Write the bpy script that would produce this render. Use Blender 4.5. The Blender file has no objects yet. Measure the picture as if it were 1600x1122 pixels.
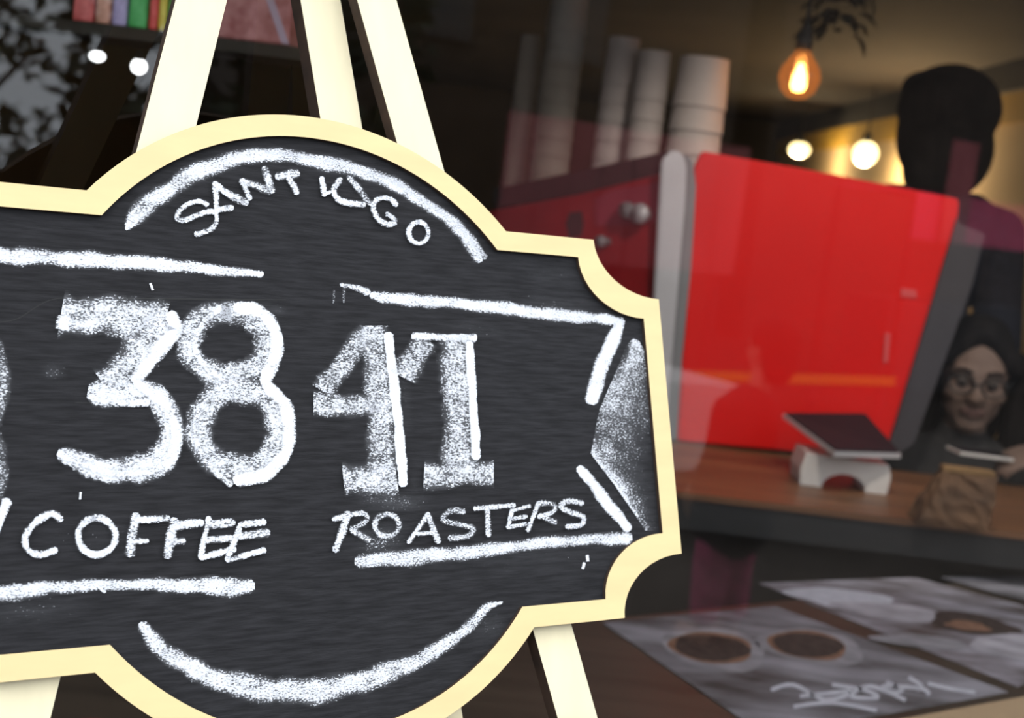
import bpy, bmesh, math, random
from mathutils import Vector, Matrix
from math import sin, cos, pi, radians

SC = bpy.context.scene
COL = SC.collection

# ------------------------------------------------------------------ camera
# pose of the sign in the camera's own axes (x right, y down, z forward), in units of the sign's half width
RB = Matrix(((0.8396718749, -0.0696787525, -0.5386056200),
             (0.0280180534, -0.9848570896, 0.1710891633),
             (0.5423708428, 0.1587494395, 0.8250045360)))
TB = Vector((-0.41744639, 0.14679311, 2.87731555))
UNIT = 0.30                     # half width of the sign in metres
FPX = 2000.0
EYE = Vector((0, 0, 1.5))
ROLL = 0.12
_dx, _dy = FPX * RB[0][0] / RB[2][0], FPX * RB[1][0] / RB[2][0]
up_c = -Vector((-ROLL, 1, -(_dy - ROLL * _dx) / FPX)).normalized()
f_c = (Vector((0, 0, 1)) - up_c * up_c.z).normalized()
r_c = f_c.cross(up_c)
if r_c.x < 0: r_c = -r_c
C2W = Matrix((r_c, f_c, up_c))  # camera axes -> world (X right, Y forward, Z up)

cam_d = bpy.data.cameras.new('camera')
cam = bpy.data.objects.new('camera', cam_d); COL.objects.link(cam)
cx, cy, cz = C2W @ Vector((1, 0, 0)), C2W @ Vector((0, -1, 0)), C2W @ Vector((0, 0, -1))
cam.matrix_world = Matrix.Translation(EYE) @ Matrix((cx, cy, cz)).transposed().to_4x4()
cam_d.sensor_width = 36.0
cam_d.lens = FPX / 1600 * 36.0
cam_d.clip_start = 0.02
cam_d.dof.use_dof = True
cam_d.dof.focus_distance = 0.85
cam_d.dof.aperture_fstop = 7.5
SC.camera = cam

# ------------------------------------------------------------------ world: plain overcast sky
W = bpy.data.worlds.new('overcast_sky'); SC.world = W; W.use_nodes = True
nt = W.node_tree; nt.nodes.clear()
out = nt.nodes.new('ShaderNodeOutputWorld'); bg = nt.nodes.new('ShaderNodeBackground')
tc = nt.nodes.new('ShaderNodeTexCoord'); sep = nt.nodes.new('ShaderNodeSeparateXYZ')
rmp = nt.nodes.new('ShaderNodeValToRGB')
rmp.color_ramp.elements[0].position = 0.0; rmp.color_ramp.elements[0].color = (0.80, 0.86, 0.94, 1)
rmp.color_ramp.elements[1].position = 1.0; rmp.color_ramp.elements[1].color = (1.35, 1.40, 1.46, 1)
nt.links.new(tc.outputs['Generated'], sep.inputs[0]); nt.links.new(sep.outputs['Z'], rmp.inputs[0])
nt.links.new(rmp.outputs[0], bg.inputs['Color']); bg.inputs['Strength'].default_value = 1.0
nt.links.new(bg.outputs[0], out.inputs[0])

# ------------------------------------------------------------------ exposure and sampling
SC.view_settings.view_transform = 'Standard'
SC.view_settings.look = 'None'
SC.view_settings.gamma = 1.0
SC.view_settings.use_curve_mapping = False
SC.view_settings.exposure = 1.05
SC.cycles.use_denoising = True
SC.cycles.transparent_max_bounces = 32
SC.cycles.max_bounces = 10
SC.cycles.sample_clamp_indirect = 6.0

# ------------------------------------------------------------------ helpers: rays and frames
def ray(px, py):
    return C2W @ Vector(((px - 800) / FPX, (py - 561) / FPX, 1.0))
def atY(px, py, Y):
    d = ray(px, py); return EYE + d * (Y / d.y)
def onZ(px, py, z):
    d = ray(px, py); return EYE + d * ((z - EYE.z) / d.z)
def onplane(px, py, p, n):
    d = ray(px, py); return EYE + d * ((p - EYE).dot(n) / d.dot(n))

bu, bv, bw_back = C2W @ RB.col[0], C2W @ RB.col[1], C2W @ RB.col[2]
bw = bu.cross(bv)                                   # out of the sign towards the viewer
BC = EYE + C2W @ (TB * UNIT)                        # centre of the sign's front
WD = Vector((bu.x, bu.y, 0)).normalized()           # along the shop window
ND = Vector((-WD.y, WD.x, 0))                       # into the shop
GOFF = 0.195
NG = (BC - EYE).dot(ND) + GOFF                      # distance from the eye to the glass along ND
G0 = Vector((0, 0, 0)) + ND * NG                    # foot of the glass plane
def sn(s, n, z):                                    # along the window, into the shop, height
    return G0 + WD * s + ND * n + Vector((0, 0, z))
def mirrored(px, py, k):                            # what the glass shows at a pixel, k metres out in the street
    d = ray(px, py); t = (NG + k) / d.dot(ND)
    p = EYE + d * t
    return p - ND * (2 * (p.dot(ND) - NG))

def board_uv(px, py, w=0.0):                        # pixel -> metres on the sign's own plane
    p = onplane(px, py, BC + bw * w, bw) - BC
    return p.dot(bu), p.dot(bv)

# ------------------------------------------------------------------ helpers: objects
def obj(name, me, mat=None, parent=None, loc=None):
    if isinstance(me, bmesh.types.BMesh):
        m = bpy.data.meshes.new(name); me.normal_update(); me.to_mesh(m); me.free(); me = m
    o = bpy.data.objects.new(name, me); COL.objects.link(o)
    if mat is not None and len(me.materials) == 0: me.materials.append(mat)
    if parent is not None: o.parent = parent
    if loc is not None: o.location = loc
    return o
def tag(o, label=None, cat=None, group=None, kind=None):
    if label: o['label'] = label
    if cat: o['category'] = cat
    if group: o['group'] = group
    if kind: o['kind'] = kind
    return o
def thing(name, label, cat, loc=(0, 0, 0), group=None, M=None):
    o = bpy.data.objects.new(name, None); COL.objects.link(o); o.empty_display_size = 0.05
    if M is not None: o.matrix_world = M
    else: o.location = loc
    return tag(o, label, cat, group)
def struct(name, me, mat, parent=None):
    o = obj(name, me, mat, parent)
    if parent is None: o['kind'] = 'structure'
    return o
def local(root, *pts):                              # world -> coordinates of a root empty that is only translated
    return [Vector(p) - root.location for p in pts]

def smooth(bm):
    for f in bm.faces: f.smooth = True
    return bm
def bm_box(bm, lo, hi, bevel=0.0):
    c = [(lo[i] + hi[i]) / 2 for i in range(3)]; s = [hi[i] - lo[i] for i in range(3)]
    r = bmesh.ops.create_cube(bm, size=1.0, matrix=Matrix.Translation(c) @ Matrix.Diagonal((s[0], s[1], s[2], 1)))
    if bevel:
        es = list({e for v in r['verts'] for e in v.link_edges})
        bmesh.ops.bevel(bm, geom=es, offset=bevel, segments=2, affect='EDGES', profile=0.5)
    return bm
def box(lo, hi, bevel=0.0): return bm_box(bmesh.new(), lo, hi, bevel)
def bm_hexa(bm, a, b):                              # two matching loops of points, joined into a closed solid
    A = [bm.verts.new(p) for p in a]; B = [bm.verts.new(p) for p in b]; n = len(a)
    bm.faces.new(A); bm.faces.new(list(reversed(B)))
    for i in range(n): bm.faces.new((A[i], B[i], B[(i + 1) % n], A[(i + 1) % n]))
    bmesh.ops.recalc_face_normals(bm, faces=bm.faces); return bm
def prism(pts, d): return bm_hexa(bmesh.new(), [Vector(p) for p in pts], [Vector(p) + Vector(d) for p in pts])
def bm_cone(bm, p0, p1, r0, r1, n=16, caps=True):
    p0, p1 = Vector(p0), Vector(p1); d = p1 - p0
    q = d.to_track_quat('Z', 'Y').to_matrix().to_4x4()
    bmesh.ops.create_cone(bm, cap_ends=caps, segments=n, radius1=r0, radius2=r1, depth=d.length,
                          matrix=Matrix.Translation((p0 + p1) / 2) @ q)
    return bm
def bm_ball(bm, c, r, rot=None, u=20, v=12):
    r = (r, r, r) if not hasattr(r, '__len__') else r
    M = Matrix.Translation(c) @ (rot.to_4x4() if rot else Matrix()) @ Matrix.Diagonal((r[0], r[1], r[2], 1))
    bmesh.ops.create_uvsphere(bm, u_segments=u, v_segments=v, radius=1.0, matrix=M); return bm
def lathe(prof, n=28, bm=None, at=(0, 0, 0)):
    bm = bm or bmesh.new(); at = Vector(at); rings = []
    for r, z in prof:
        rings.append([bm.verts.new(at + Vector((max(r, 1e-5) * cos(2 * pi * i / n), max(r, 1e-5) * sin(2 * pi * i / n), z))) for i in range(n)])
    for a, b in zip(rings, rings[1:]):
        for i in range(n): bm.faces.new((a[i], a[(i + 1) % n], b[(i + 1) % n], b[i]))
    return smooth(bm)
def bm_tube(bm, pts, r, n=8):
    for a, b in zip(pts, pts[1:]): bm_cone(bm, a, b, r, r, n)
    for p in pts[1:-1]: bm_ball(bm, p, r, u=n, v=6)
    return bm

# ------------------------------------------------------------------ helpers: materials
MATS = {}
def mat(name, col, rough=0.6, metal=0.0, var=0.0, scale=(8, 8, 8), bump=0.0, emit=None, estr=0.0, spec=0.5, detail=4.0, col2=None, coords='Object'):
    if name in MATS: return MATS[name]
    m = bpy.data.materials.new(name); m.use_nodes = True; t = m.node_tree; b = t.nodes['Principled BSDF']
    b.inputs['Base Color'].default_value = (*col, 1); b.inputs['Roughness'].default_value = rough
    b.inputs['Metallic'].default_value = metal; b.inputs['Specular IOR Level'].default_value = spec
    if var or bump or col2:
        c = t.nodes.new('ShaderNodeTexCoord'); mp = t.nodes.new('ShaderNodeMapping'); mp.inputs['Scale'].default_value = scale
        n = t.nodes.new('ShaderNodeTexNoise'); n.inputs['Scale'].default_value = 1.0; n.inputs['Detail'].default_value = detail
        t.links.new(c.outputs[coords], mp.inputs[0]); t.links.new(mp.outputs[0], n.inputs['Vector'])
        r = t.nodes.new('ShaderNodeValToRGB'); r.color_ramp.elements[0].position = 0.33; r.color_ramp.elements[1].position = 0.67
        c2 = col2 or tuple(min(1, x * (1 + var)) for x in col); c1 = col if col2 else tuple(x * (1 - var) for x in col)
        r.color_ramp.elements[0].color = (*c1, 1); r.color_ramp.elements[1].color = (*c2, 1)
        t.links.new(n.outputs['Fac'], r.inputs[0]); t.links.new(r.outputs[0], b.inputs['Base Color'])
        if bump:
            bp = t.nodes.new('ShaderNodeBump'); bp.inputs['Strength'].default_value = bump; bp.inputs['Distance'].default_value = 0.01
            t.links.new(n.outputs['Fac'], bp.inputs['Height']); t.links.new(bp.outputs[0], b.inputs['Normal'])
    if emit:
        b.inputs['Emission Color'].default_value = (*emit, 1); b.inputs['Emission Strength'].default_value = estr
    MATS[name] = m; return m

def glass_pane_mat():
    # clear double glazing: lets light straight through, mirrors the street by Fresnel on the outer face
    m = bpy.data.materials.new('window_glass'); m.use_nodes = True; t = m.node_tree; t.nodes.clear()
    o = t.nodes.new('ShaderNodeOutputMaterial'); mx = t.nodes.new('ShaderNodeMixShader')
    tr = t.nodes.new('ShaderNodeBsdfTransparent'); tr.inputs[0].default_value = (0.95, 0.945, 0.94, 1)
    gl = t.nodes.new('ShaderNodeBsdfGlossy'); gl.inputs['Roughness'].default_value = 0.0
    fr = t.nodes.new('ShaderNodeFresnel'); fr.inputs['IOR'].default_value = 1.9
    ge = t.nodes.new('ShaderNodeNewGeometry'); mu = t.nodes.new('ShaderNodeMath'); mu.operation = 'MULTIPLY'
    iv = t.nodes.new('ShaderNodeMath'); iv.operation = 'SUBTRACT'; iv.inputs[0].default_value = 1.0
    t.links.new(ge.outputs['Backfacing'], iv.inputs[1]); t.links.new(fr.outputs[0], mu.inputs[0]); t.links.new(iv.outputs[0], mu.inputs[1])
    t.links.new(mu.outputs[0], mx.inputs[0]); t.links.new(tr.outputs[0], mx.inputs[1]); t.links.new(gl.outputs[0], mx.inputs[2])
    t.links.new(mx.outputs[0], o.inputs[0]); return m

def bulb_glass_mat(name, tint, glow, gs):
    # tinted bulb glass, thin: see-through with a sheen, and a faint glow of the lit filament scattered in it
    m = bpy.data.materials.new(name); m.use_nodes = True; t = m.node_tree; t.nodes.clear()
    o = t.nodes.new('ShaderNodeOutputMaterial'); mx = t.nodes.new('ShaderNodeMixShader'); ad = t.nodes.new('ShaderNodeAddShader')
    tr = t.nodes.new('ShaderNodeBsdfTransparent'); tr.inputs[0].default_value = (*tint, 1)
    gl = t.nodes.new('ShaderNodeBsdfGlossy'); gl.inputs['Roughness'].default_value = 0.05
    em = t.nodes.new('ShaderNodeEmission'); em.inputs[0].default_value = (*glow, 1); em.inputs[1].default_value = gs
    mx.inputs[0].default_value = 0.06
    t.links.new(tr.outputs[0], mx.inputs[1]); t.links.new(gl.outputs[0], mx.inputs[2])
    t.links.new(mx.outputs[0], ad.inputs[0]); t.links.new(em.outputs[0], ad.inputs[1]); t.links.new(ad.outputs[0], o.inputs[0]); return m

def chalk_mat():
    # dry chalk: grain by fine noise, patchiness by a coarse one, plus a thin film of dust where it is thick
    m = bpy.data.materials.new('white_chalk'); m.use_nodes = True; t = m.node_tree; t.nodes.clear(); nn = t.nodes.new; L = t.links.new
    def math_(op, a=None, b=None, c=None):
        q = nn('ShaderNodeMath'); q.operation = op
        for k_, v in enumerate((a, b, c)):
            if v is None: continue
            if isinstance(v, (int, float)): q.inputs[k_].default_value = v
            else: L(v, q.inputs[k_])
        return q.outputs[0]
    o = nn('ShaderNodeOutputMaterial'); mx = nn('ShaderNodeMixShader'); tr = nn('ShaderNodeBsdfTransparent')
    df = nn('ShaderNodeBsdfDiffuse'); df.inputs[0].default_value = (0.78, 0.80, 0.85, 1)
    at = nn('ShaderNodeAttribute'); at.attribute_name = 'cover'; c = nn('ShaderNodeTexCoord')
    def noise(scale, det, rough):
        mp = nn('ShaderNodeMapping'); mp.inputs['Scale'].default_value = scale; n = nn('ShaderNodeTexNoise')
        n.inputs['Scale'].default_value = 1.0; n.inputs['Detail'].default_value = det; n.inputs['Roughness'].default_value = rough
        L(c.outputs['Object'], mp.inputs[0]); L(mp.outputs[0], n.inputs['Vector']); return n.outputs['Fac']
    fine, coarse = noise((600, 1000, 300), 2.0, 0.6), noise((70, 110, 60), 2.0, 0.5)
    cov = math_('MULTIPLY', at.outputs['Fac'], math_('MULTIPLY_ADD', coarse, 0.9, 0.55))
    x = math_('ADD', math_('MULTIPLY_ADD', cov, 0.66, -0.90), fine)
    mr = nn('ShaderNodeMapRange'); mr.interpolation_type = 'SMOOTHSTEP'; mr.inputs['From Min'].default_value = -0.12; mr.inputs['From Max'].default_value = 0.12
    L(x, mr.inputs['Value'])
    film = math_('MULTIPLY', math_('MULTIPLY', cov, cov), 0.30)
    al = math_('MINIMUM', math_('ADD', film, math_('MULTIPLY', mr.outputs[0], math_('SUBTRACT', 1.0, film))), 0.97)
    L(al, mx.inputs[0]); L(tr.outputs[0], mx.inputs[1]); L(df.outputs[0], mx.inputs[2]); L(mx.outputs[0], o.inputs[0]); return m

M_GLASS = glass_pane_mat()
M_BIRCH = mat('birch_plywood', (0.85, 0.655, 0.335), 0.6, var=0.04, scale=(14, 60, 60), bump=0.02)
M_LEGWOOD = mat('pale_pine', (0.92, 0.82, 0.55), 0.6, var=0.04, scale=(60, 14, 60), bump=0.02)
M_BOARD = mat('blackboard_paint', (0.0155, 0.0153, 0.0168), 0.85, col2=(0.0275, 0.0272, 0.0300), scale=(45, 330, 60), bump=0.2, detail=8.0, spec=0.2)
M_CHALK = chalk_mat()
M_BURNT = mat('scorched_cut_edge', (0.045, 0.024, 0.014), 0.8, var=0.3, scale=(60, 60, 60))
M_BLACK = mat('matt_black', (0.012, 0.012, 0.012), 0.7)
M_DARKROOM = mat('dark_brown_plaster', (0.035, 0.028, 0.020), 0.9, var=0.25, scale=(1.5, 1.5, 1.5))
M_CEIL = mat('brown_ceiling_paint', (0.027, 0.020, 0.015), 0.9, var=0.4, scale=(1.2, 1.2, 1.2))
M_FLOOR = mat('dark_tile_floor', (0.05, 0.04, 0.035), 0.6, var=0.2, scale=(3, 3, 3))
M_YELLOW = mat('mustard_paint', (0.62, 0.38, 0.05), 0.8, var=0.08, scale=(2, 2, 2))
M_CREAM = mat('tan_plaster', (0.66, 0.49, 0.27), 0.85, var=0.08, scale=(1, 1, 1))
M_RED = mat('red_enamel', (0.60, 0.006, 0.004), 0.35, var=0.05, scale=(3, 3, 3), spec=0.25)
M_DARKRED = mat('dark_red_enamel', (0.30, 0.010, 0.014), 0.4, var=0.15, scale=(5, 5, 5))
M_GREY = mat('grey_metal_trim', (0.42, 0.41, 0.42), 0.45, metal=0.3, var=0.05)
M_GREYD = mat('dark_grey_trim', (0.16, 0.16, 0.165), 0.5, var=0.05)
M_CHARCOAL = mat('charcoal_plastic', (0.035, 0.033, 0.036), 0.5, var=0.1)
M_COUNTER = mat('varnished_brown_wood', (0.125, 0.058, 0.026), 0.42, var=0.3, scale=(2, 22, 20), bump=0.05)
M_TABLE = mat('dark_walnut_bar', (0.060, 0.044, 0.031), 0.45, var=0.25, scale=(3, 26, 20), bump=0.05)
M_SILL = mat('beige_sill_paint', (0.50, 0.36, 0.22), 0.5, var=0.08)
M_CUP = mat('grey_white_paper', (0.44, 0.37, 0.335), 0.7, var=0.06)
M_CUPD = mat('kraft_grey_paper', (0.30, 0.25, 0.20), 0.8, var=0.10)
M_WHITE = mat('white_plastic', (0.52, 0.49, 0.46), 0.4, var=0.03)
M_SILVER = mat('silver_edge', (0.75, 0.76, 0.78), 0.3, metal=0.6, var=0.02)
M_SCREEN = mat('black_screen', (0.012, 0.008, 0.012), 0.6, var=0.05, spec=0.15)

# ------------------------------------------------------------------ structure: shop shell
S0, S1, WT = -3.3, 3.4, 0.05           # window wall from s = S0 to S1
ZC, ZSILL, ZHEAD, ZTAB = 2.40, 0.83, 2.28, 0.865
A, B = sn(S0, 0, 0), sn(S1, 0, 0)
YB = 12.5
def poly_slab(pts, z0, z1): return prism([(p[0], p[1], z0) for p in pts], (0, 0, z1 - z0))
room = [(A.x, A.y), (B.x, B.y), (B.x, YB), (A.x, YB)]
struct('floor', poly_slab(room, -0.1, 0.0), M_FLOOR)
struct('ceiling', poly_slab(room, ZC, ZC + 0.1), M_CEIL)
struct('wall_back', box((A.x - 0.1, YB, 0), (B.x + 0.1, YB + 0.1, ZC)), M_DARKROOM)
struct('wall_left', box((A.x - 0.1, A.y, 0), (A.x, YB, ZC)), M_DARKROOM)
struct('wall_right', box((B.x, B.y, 0), (B.x + 0.1, YB, ZC)), M_CREAM)
struct('trim_1', box((B.x - 0.06, B.y + 0.3, ZC - 0.148), (B.x, YB, ZC)), M_BLACK)          # black cornice
struct('trim_2', box((B.x - 0.02, B.y + 0.3, ZC - 0.30), (B.x, YB, ZC - 0.148)), M_YELLOW)  # mustard frieze
def wbox(bm, s0, s1, n0, n1, z0, z1):
    return bm_hexa(bm, [sn(s0, n0, z0), sn(s1, n0, z0), sn(s1, n1, z0), sn(s0, n1, z0)],
                   [sn(s0, n0, z1), sn(s1, n0, z1), sn(s1, n1, z1), sn(s0, n1, z1)])
M_FACADE = mat('dark_grey_render', (0.10, 0.095, 0.09), 0.9, var=0.15, scale=(4, 4, 4))
w = bmesh.new()
wbox(w, S0 - 0.2, S1 + 0.2, -WT, 0.0, 0, ZSILL)
wbox(w, S0 - 0.2, S1 + 0.2, -WT, 0.0, ZHEAD, 3.2)
wbox(w, S0 - 0.2, S0 + 0.3, -WT, 0.0, ZSILL, ZHEAD)
wbox(w, S1 - 0.3, S1 + 0.2, -WT, 0.0, ZSILL, ZHEAD)
struct('wall_front', w, M_FACADE)
win = tag(bpy.data.objects.new('window_1', None), kind='structure'); COL.objects.link(win)
g = wbox(bmesh.new(), S0 + 0.3, S1 - 0.3, -0.012, 0.0, ZSILL, ZHEAD); obj('pane', g, M_GLASS, win)
M_FRAME = mat('dark_window_frame', (0.03, 0.028, 0.026), 0.5, var=0.1)
for nm, a in (('frame_rail', (S0 + 0.25, S1 - 0.25, -0.03, 0.02, ZSILL - 0.02, ZSILL + 0.02)), ('frame_rail', (S0 + 0.25, S1 - 0.25, -0.03, 0.02, ZHEAD - 0.03, ZHEAD + 0.02)),
              ('frame_post', (S0 + 0.25, S0 + 0.31, -0.03, 0.02, ZSILL, ZHEAD)), ('frame_post', (S1 - 0.31, S1 - 0.25, -0.03, 0.02, ZSILL, ZHEAD))):
    obj(nm, wbox(bmesh.new(), *a), M_FRAME, win)
# pale ledge just behind the glass
n_sill = (onZ(1600, 1088, ZTAB + 0.012) - EYE).dot(ND) - NG
n_far = (onZ(1300, 931, ZTAB) - EYE).dot(ND) - NG
struct('trim_3', wbox(bmesh.new(), -0.9, 2.2, 0.002, max(0.03, n_sill), ZTAB - 0.05, ZTAB + 0.012), M_SILL)
# street
M_PAVE = mat('grey_pavement', (0.038, 0.032, 0.027), 0.95, var=0.2, scale=(5, 5, 5), spec=0.08)
M_ROAD = mat('asphalt', (0.030, 0.026, 0.023), 0.95, var=0.2, scale=(8, 8, 8), spec=0.08)
struct('ground', wbox(bmesh.new(), -14, 30, -3.2, -WT, -0.1, 0.0), M_PAVE)
struct('road', wbox(bmesh.new(), -14, 30, -16, -3.2, -0.25, -0.06), M_ROAD)

# ------------------------------------------------------------------ the chalkboard sign
def outline(a, b, c, d, e, cy, R, seg=26):
    # closed loop, counter-clockwise, symmetric both ways; corners scooped by quarter ellipses
    q = []
    q.append((d, 0.0)); q.append((d, e))
    for i in range(1, 12):
        t = (pi / 2) * i / 12
        q.append((d - (d - c) * sin(t), b - (b - e) * cos(t)))
    q.append((c, b)); q.append((a, b))
    t0 = math.atan2(b - cy, a)
    for i in range(1, seg + 1):
        t = t0 + (pi / 2 - t0) * i / seg
        q.append((R * cos(t), cy + R * sin(t)))
    left = [(-x, y) for x, y in reversed(q[:-1])]
    top = q + left                                   # right edge middle -> left edge middle
    bot = [(x, -y) for x, y in reversed(top[1:-1])]
    return [(x * UNIT, y * UNIT) for x, y in top + bot]
OUT = outline(0.52, 0.492, 0.795, 1.0, 0.342, 0.0227, 0.7005)
INN = outline(0.490, 0.441, 0.740, 0.942, 0.286, 0.037, 0.635)

vb = -0.7232 * UNIT
BASE = BC + bv * vb
MB_ = Matrix((bu, bv, bw)).transposed().to_4x4(); MB_.translation = BASE
sign = thing('chalkboard_sign', 'black chalkboard sign with scalloped birch border and chalk lettering on the easel', 'sign', M=MB_)
def uvp(u, v, w): return Vector((u, v - vb, w))
FT, BT = 0.0035, 0.004
bm = bmesh.new()
fo = [bm.verts.new(uvp(x, y, 0)) for x, y in OUT]; fi = [bm.verts.new(uvp(x, y, 0)) for x, y in INN]
bo = [bm.verts.new(uvp(x, y, -FT)) for x, y in OUT]; bi = [bm.verts.new(uvp(x, y, -FT)) for x, y in INN]
n = len(OUT)
for i in range(n):
    j = (i + 1) % n
    bm.faces.new((fo[i], fo[j], fi[j], fi[i])); bm.faces.new((bo[i], bi[i], bi[j], bo[j]))
    bm.faces.new((fo[i], bo[i], bo[j], fo[j])); bm.faces.new((fi[i], fi[j], bi[j], bi[i]))
bmesh.ops.recalc_face_normals(bm, faces=bm.faces)
obj('border_frame', bm, M_BIRCH, sign)
bm = prism([uvp(x * 0.999, y * 0.999, -FT) for x, y in OUT], (0, 0, -BT)); bmesh.ops.triangulate(bm, faces=bm.faces)
obj('board', bm, M_BOARD, sign)

# chalk: ribbons and filled patches lying on the board, placed in board coordinates
_lift = [0]
def catmull(P, sub):
    if len(P) < 3 or sub <= 1:
        R = []
        for a, b in zip(P, P[1:]):
            R += [tuple(a[k] + (b[k] - a[k]) * i / max(1, sub) for k in range(len(a))) for i in range(max(1, sub))]
        return R + [P[-1]]
    R = []
    for i in range(len(P) - 1):
        p0, p1, p2, p3 = P[max(i - 1, 0)], P[i], P[i + 1], P[min(i + 2, len(P) - 1)]
        for s in range(sub):
            t = s / sub
            R.append(tuple(0.5 * ((2 * p1[k]) + (-p0[k] + p2[k]) * t + (2 * p0[k] - 5 * p1[k] + 4 * p2[k] - p3[k]) * t * t + (-p0[k] + 3 * p1[k] - 3 * p2[k] + p3[k]) * t ** 3) for k in range(len(p1))))
    return R + [P[-1]]
def ribbon(acc, pts, w=None, cov=1.0, curve=True, fade=0.35, cap=True):
    """pts: (px, py[, width]) along the stroke"""
    P = [(p[0], p[1], (p[2] if len(p) > 2 else w)) for p in pts]
    L = sum(math.hypot(b[0] - a[0], b[1] - a[1]) for a, b in zip(P, P[1:]))
    sub = max(2, int(L / (len(P) - 1) / 5))
    P = catmull(P, sub) if curve else [q for a, b in zip(P, P[1:]) for q in catmull([a, b], sub)[:-1]] + [P[-1]]
    if cap:
        for k, (a, b) in ((0, (P[0], P[1])), (1, (P[-1], P[-2]))):
            d = math.hypot(a[0] - b[0], a[1] - b[1]) or 1; e = a[2] * 0.28
            q = (a[0] + (a[0] - b[0]) / d * e, a[1] + (a[1] - b[1]) / d * e, a[2] * 0.5)
            P = [q] + P if k == 0 else P + [q]
    rj = random.Random(int(pts[0][0] * 7 + pts[0][1] * 13)); f1, f2, f3, f4 = [rj.uniform(0, 6.28) for _ in range(4)]; Q = []; dist = 0.0
    for i_, p_ in enumerate(P):                        # a hand's wobble in width and course
        if i_: dist += math.hypot(p_[0] - P[i_ - 1][0], p_[1] - P[i_ - 1][1])
        wb = 1 + 0.07 * sin(dist / 17 + f1) + 0.06 * sin(dist / 6.1 + f2) + rj.uniform(-0.07, 0.07)
        Q.append((p_[0] + 0.030 * p_[2] * sin(dist / 11 + f3), p_[1] + 0.045 * p_[2] * sin(dist / 13 + f4), p_[2] * wb))
    P = Q
    V, C, F = acc; base = len(V); _lift[0] += 1
    h = -FT + 0.00012 + 0.00003 * _lift[0]
    off = (-1.12, -0.86, -0.45, 0.0, 0.45, 0.86, 1.12); cv = (0.12, 1 - fade, 1.0, 1.0, 1.0, 1 - fade, 0.12)
    m = len(off)
    for i, (x, y, ww) in enumerate(P):
        a, b = P[max(i - 1, 0)], P[min(i + 1, len(P) - 1)]
        tx, ty = b[0] - a[0], b[1] - a[1]; l = math.hypot(tx, ty) or 1; nx, ny = -ty / l, tx / l
        for o_, c_ in zip(off, cv):
            u, v = board_uv(x + nx * o_ * ww * 0.54, y + ny * o_ * ww * 0.54)
            V.append(uvp(u, v, h)); C.append(c_ * cov)
    for i in range(len(P) - 1):
        for k in range(m - 1):
            q = base + i * m + k
            F.append((q, q + 1, q + m + 1, q + m))
    return acc
def patch(acc, rows, cov):
    """filled area from rows of (px, py, cover) of equal length"""
    V, C, F = acc; base = len(V); m = len(rows[0]); _lift[0] += 1; h = -FT + 0.00012 + 0.00003 * _lift[0]
    for r in rows:
        for x, y, c in r:
            u, v = board_uv(x, y); V.append(uvp(u, v, h)); C.append(c * cov)
    for i in range(len(rows) - 1):
        for k in range(m - 1):
            q = base + i * m + k; F.append((q, q + 1, q + m + 1, q + m))
    return acc
def chalk(name, acc, label=None):
    V, C, F = acc; me = bpy.data.meshes.new(name); me.from_pydata(V, [], F)
    at = me.attributes.new('cover', 'FLOAT', 'POINT'); at.data.foreach_set('value', C)
    o = obj(name, me, M_CHALK, sign)
    if label: o['label'] = label
    return o
def ell(cx_, cy_, rx, ry, a0=0, a1=360, n=18, rot=0):
    r = radians(rot); R = []
    for i in range(n + 1):
        t = radians(a0 + (a1 - a0) * i / n); x, y = rx * cos(t), ry * sin(t)
        R.append((cx_ + x * cos(r) - y * sin(r), cy_ + x * sin(r) + y * cos(r)))
    return R
def N(): return ([], [], [])

# frame-like lines
a = N(); ribbon(a, [(200, 355, 8), (212, 338, 28), (240, 312, 31), (270, 292, 30), (300, 272, 30), (332, 258, 28), (375, 245, 28), (427, 239, 22), (480, 247, 23), (549, 261, 23), (615, 284, 22), (682, 326, 20), (720, 354, 20), (742, 385, 24), (752, 403, 20)], cov=0.78, fade=0.5)
ribbon(a, [(420, 234), (480, 241), (549, 255), (615, 279), (682, 321), (720, 348), (762, 400)], 10, 0.6)
chalk('chalk_arc', a, 'white chalk arc curving under the top of the border')
a = N(); ribbon(a, [(-110, 386, 24), (0, 396, 26), (221, 409, 24), (330, 419, 18), (412, 427, 11)], cov=0.86, fade=0.45); chalk('chalk_line', a, 'white chalk line above the left digits')
a = N(); ribbon(a, [(536, 443, 7), (562, 449, 9), (578, 455, 13)], cov=0.75); ribbon(a, [(585, 459, 14), (621, 466, 20), (700, 471, 19), (806, 482, 21), (861, 490, 20), (928, 495, 19), (975, 503, 16)], cov=0.85, fade=0.45)
ribbon(a, [(541, 446), (540, 470)], 5, 0.45); ribbon(a, [(525, 452), (524, 472)], 4, 0.4); chalk('chalk_line', a, 'white chalk line above the right digits')
a = N(); ribbon(a, [(972, 507, 17), (955, 544, 22), (941, 580, 24), (928, 625, 20)], cov=1.0, fade=0.4); chalk('chalk_line', a, 'thick slanting chalk stroke at the right end of the banner')
a = N(); ribbon(a, [(910, 731, 15), (948, 779, 18), (985, 826, 16)], cov=1.0); chalk('chalk_line', a, 'slanting chalk stroke below the right point')
a = N(); ribbon(a, [(986, 840, 21), (862, 847, 18), (759, 860, 22), (642, 871, 25), (563, 876, 20)], cov=0.78, fade=0.4); ribbon(a, [(578, 884), (642, 879)], 6, 0.6); chalk('chalk_line', a, 'white chalk line under the last word')
a = N(); ribbon(a, [(-110, 935, 28), (0, 928, 27), (75, 919, 22), (158, 914, 18), (263, 914, 21), (339, 916, 29), (394, 917, 24)], cov=0.79, fade=0.4); ribbon(a, [(150, 912), (166, 924)], 7, 0.8); chalk('chalk_line', a, 'white chalk line under the first word')
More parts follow.
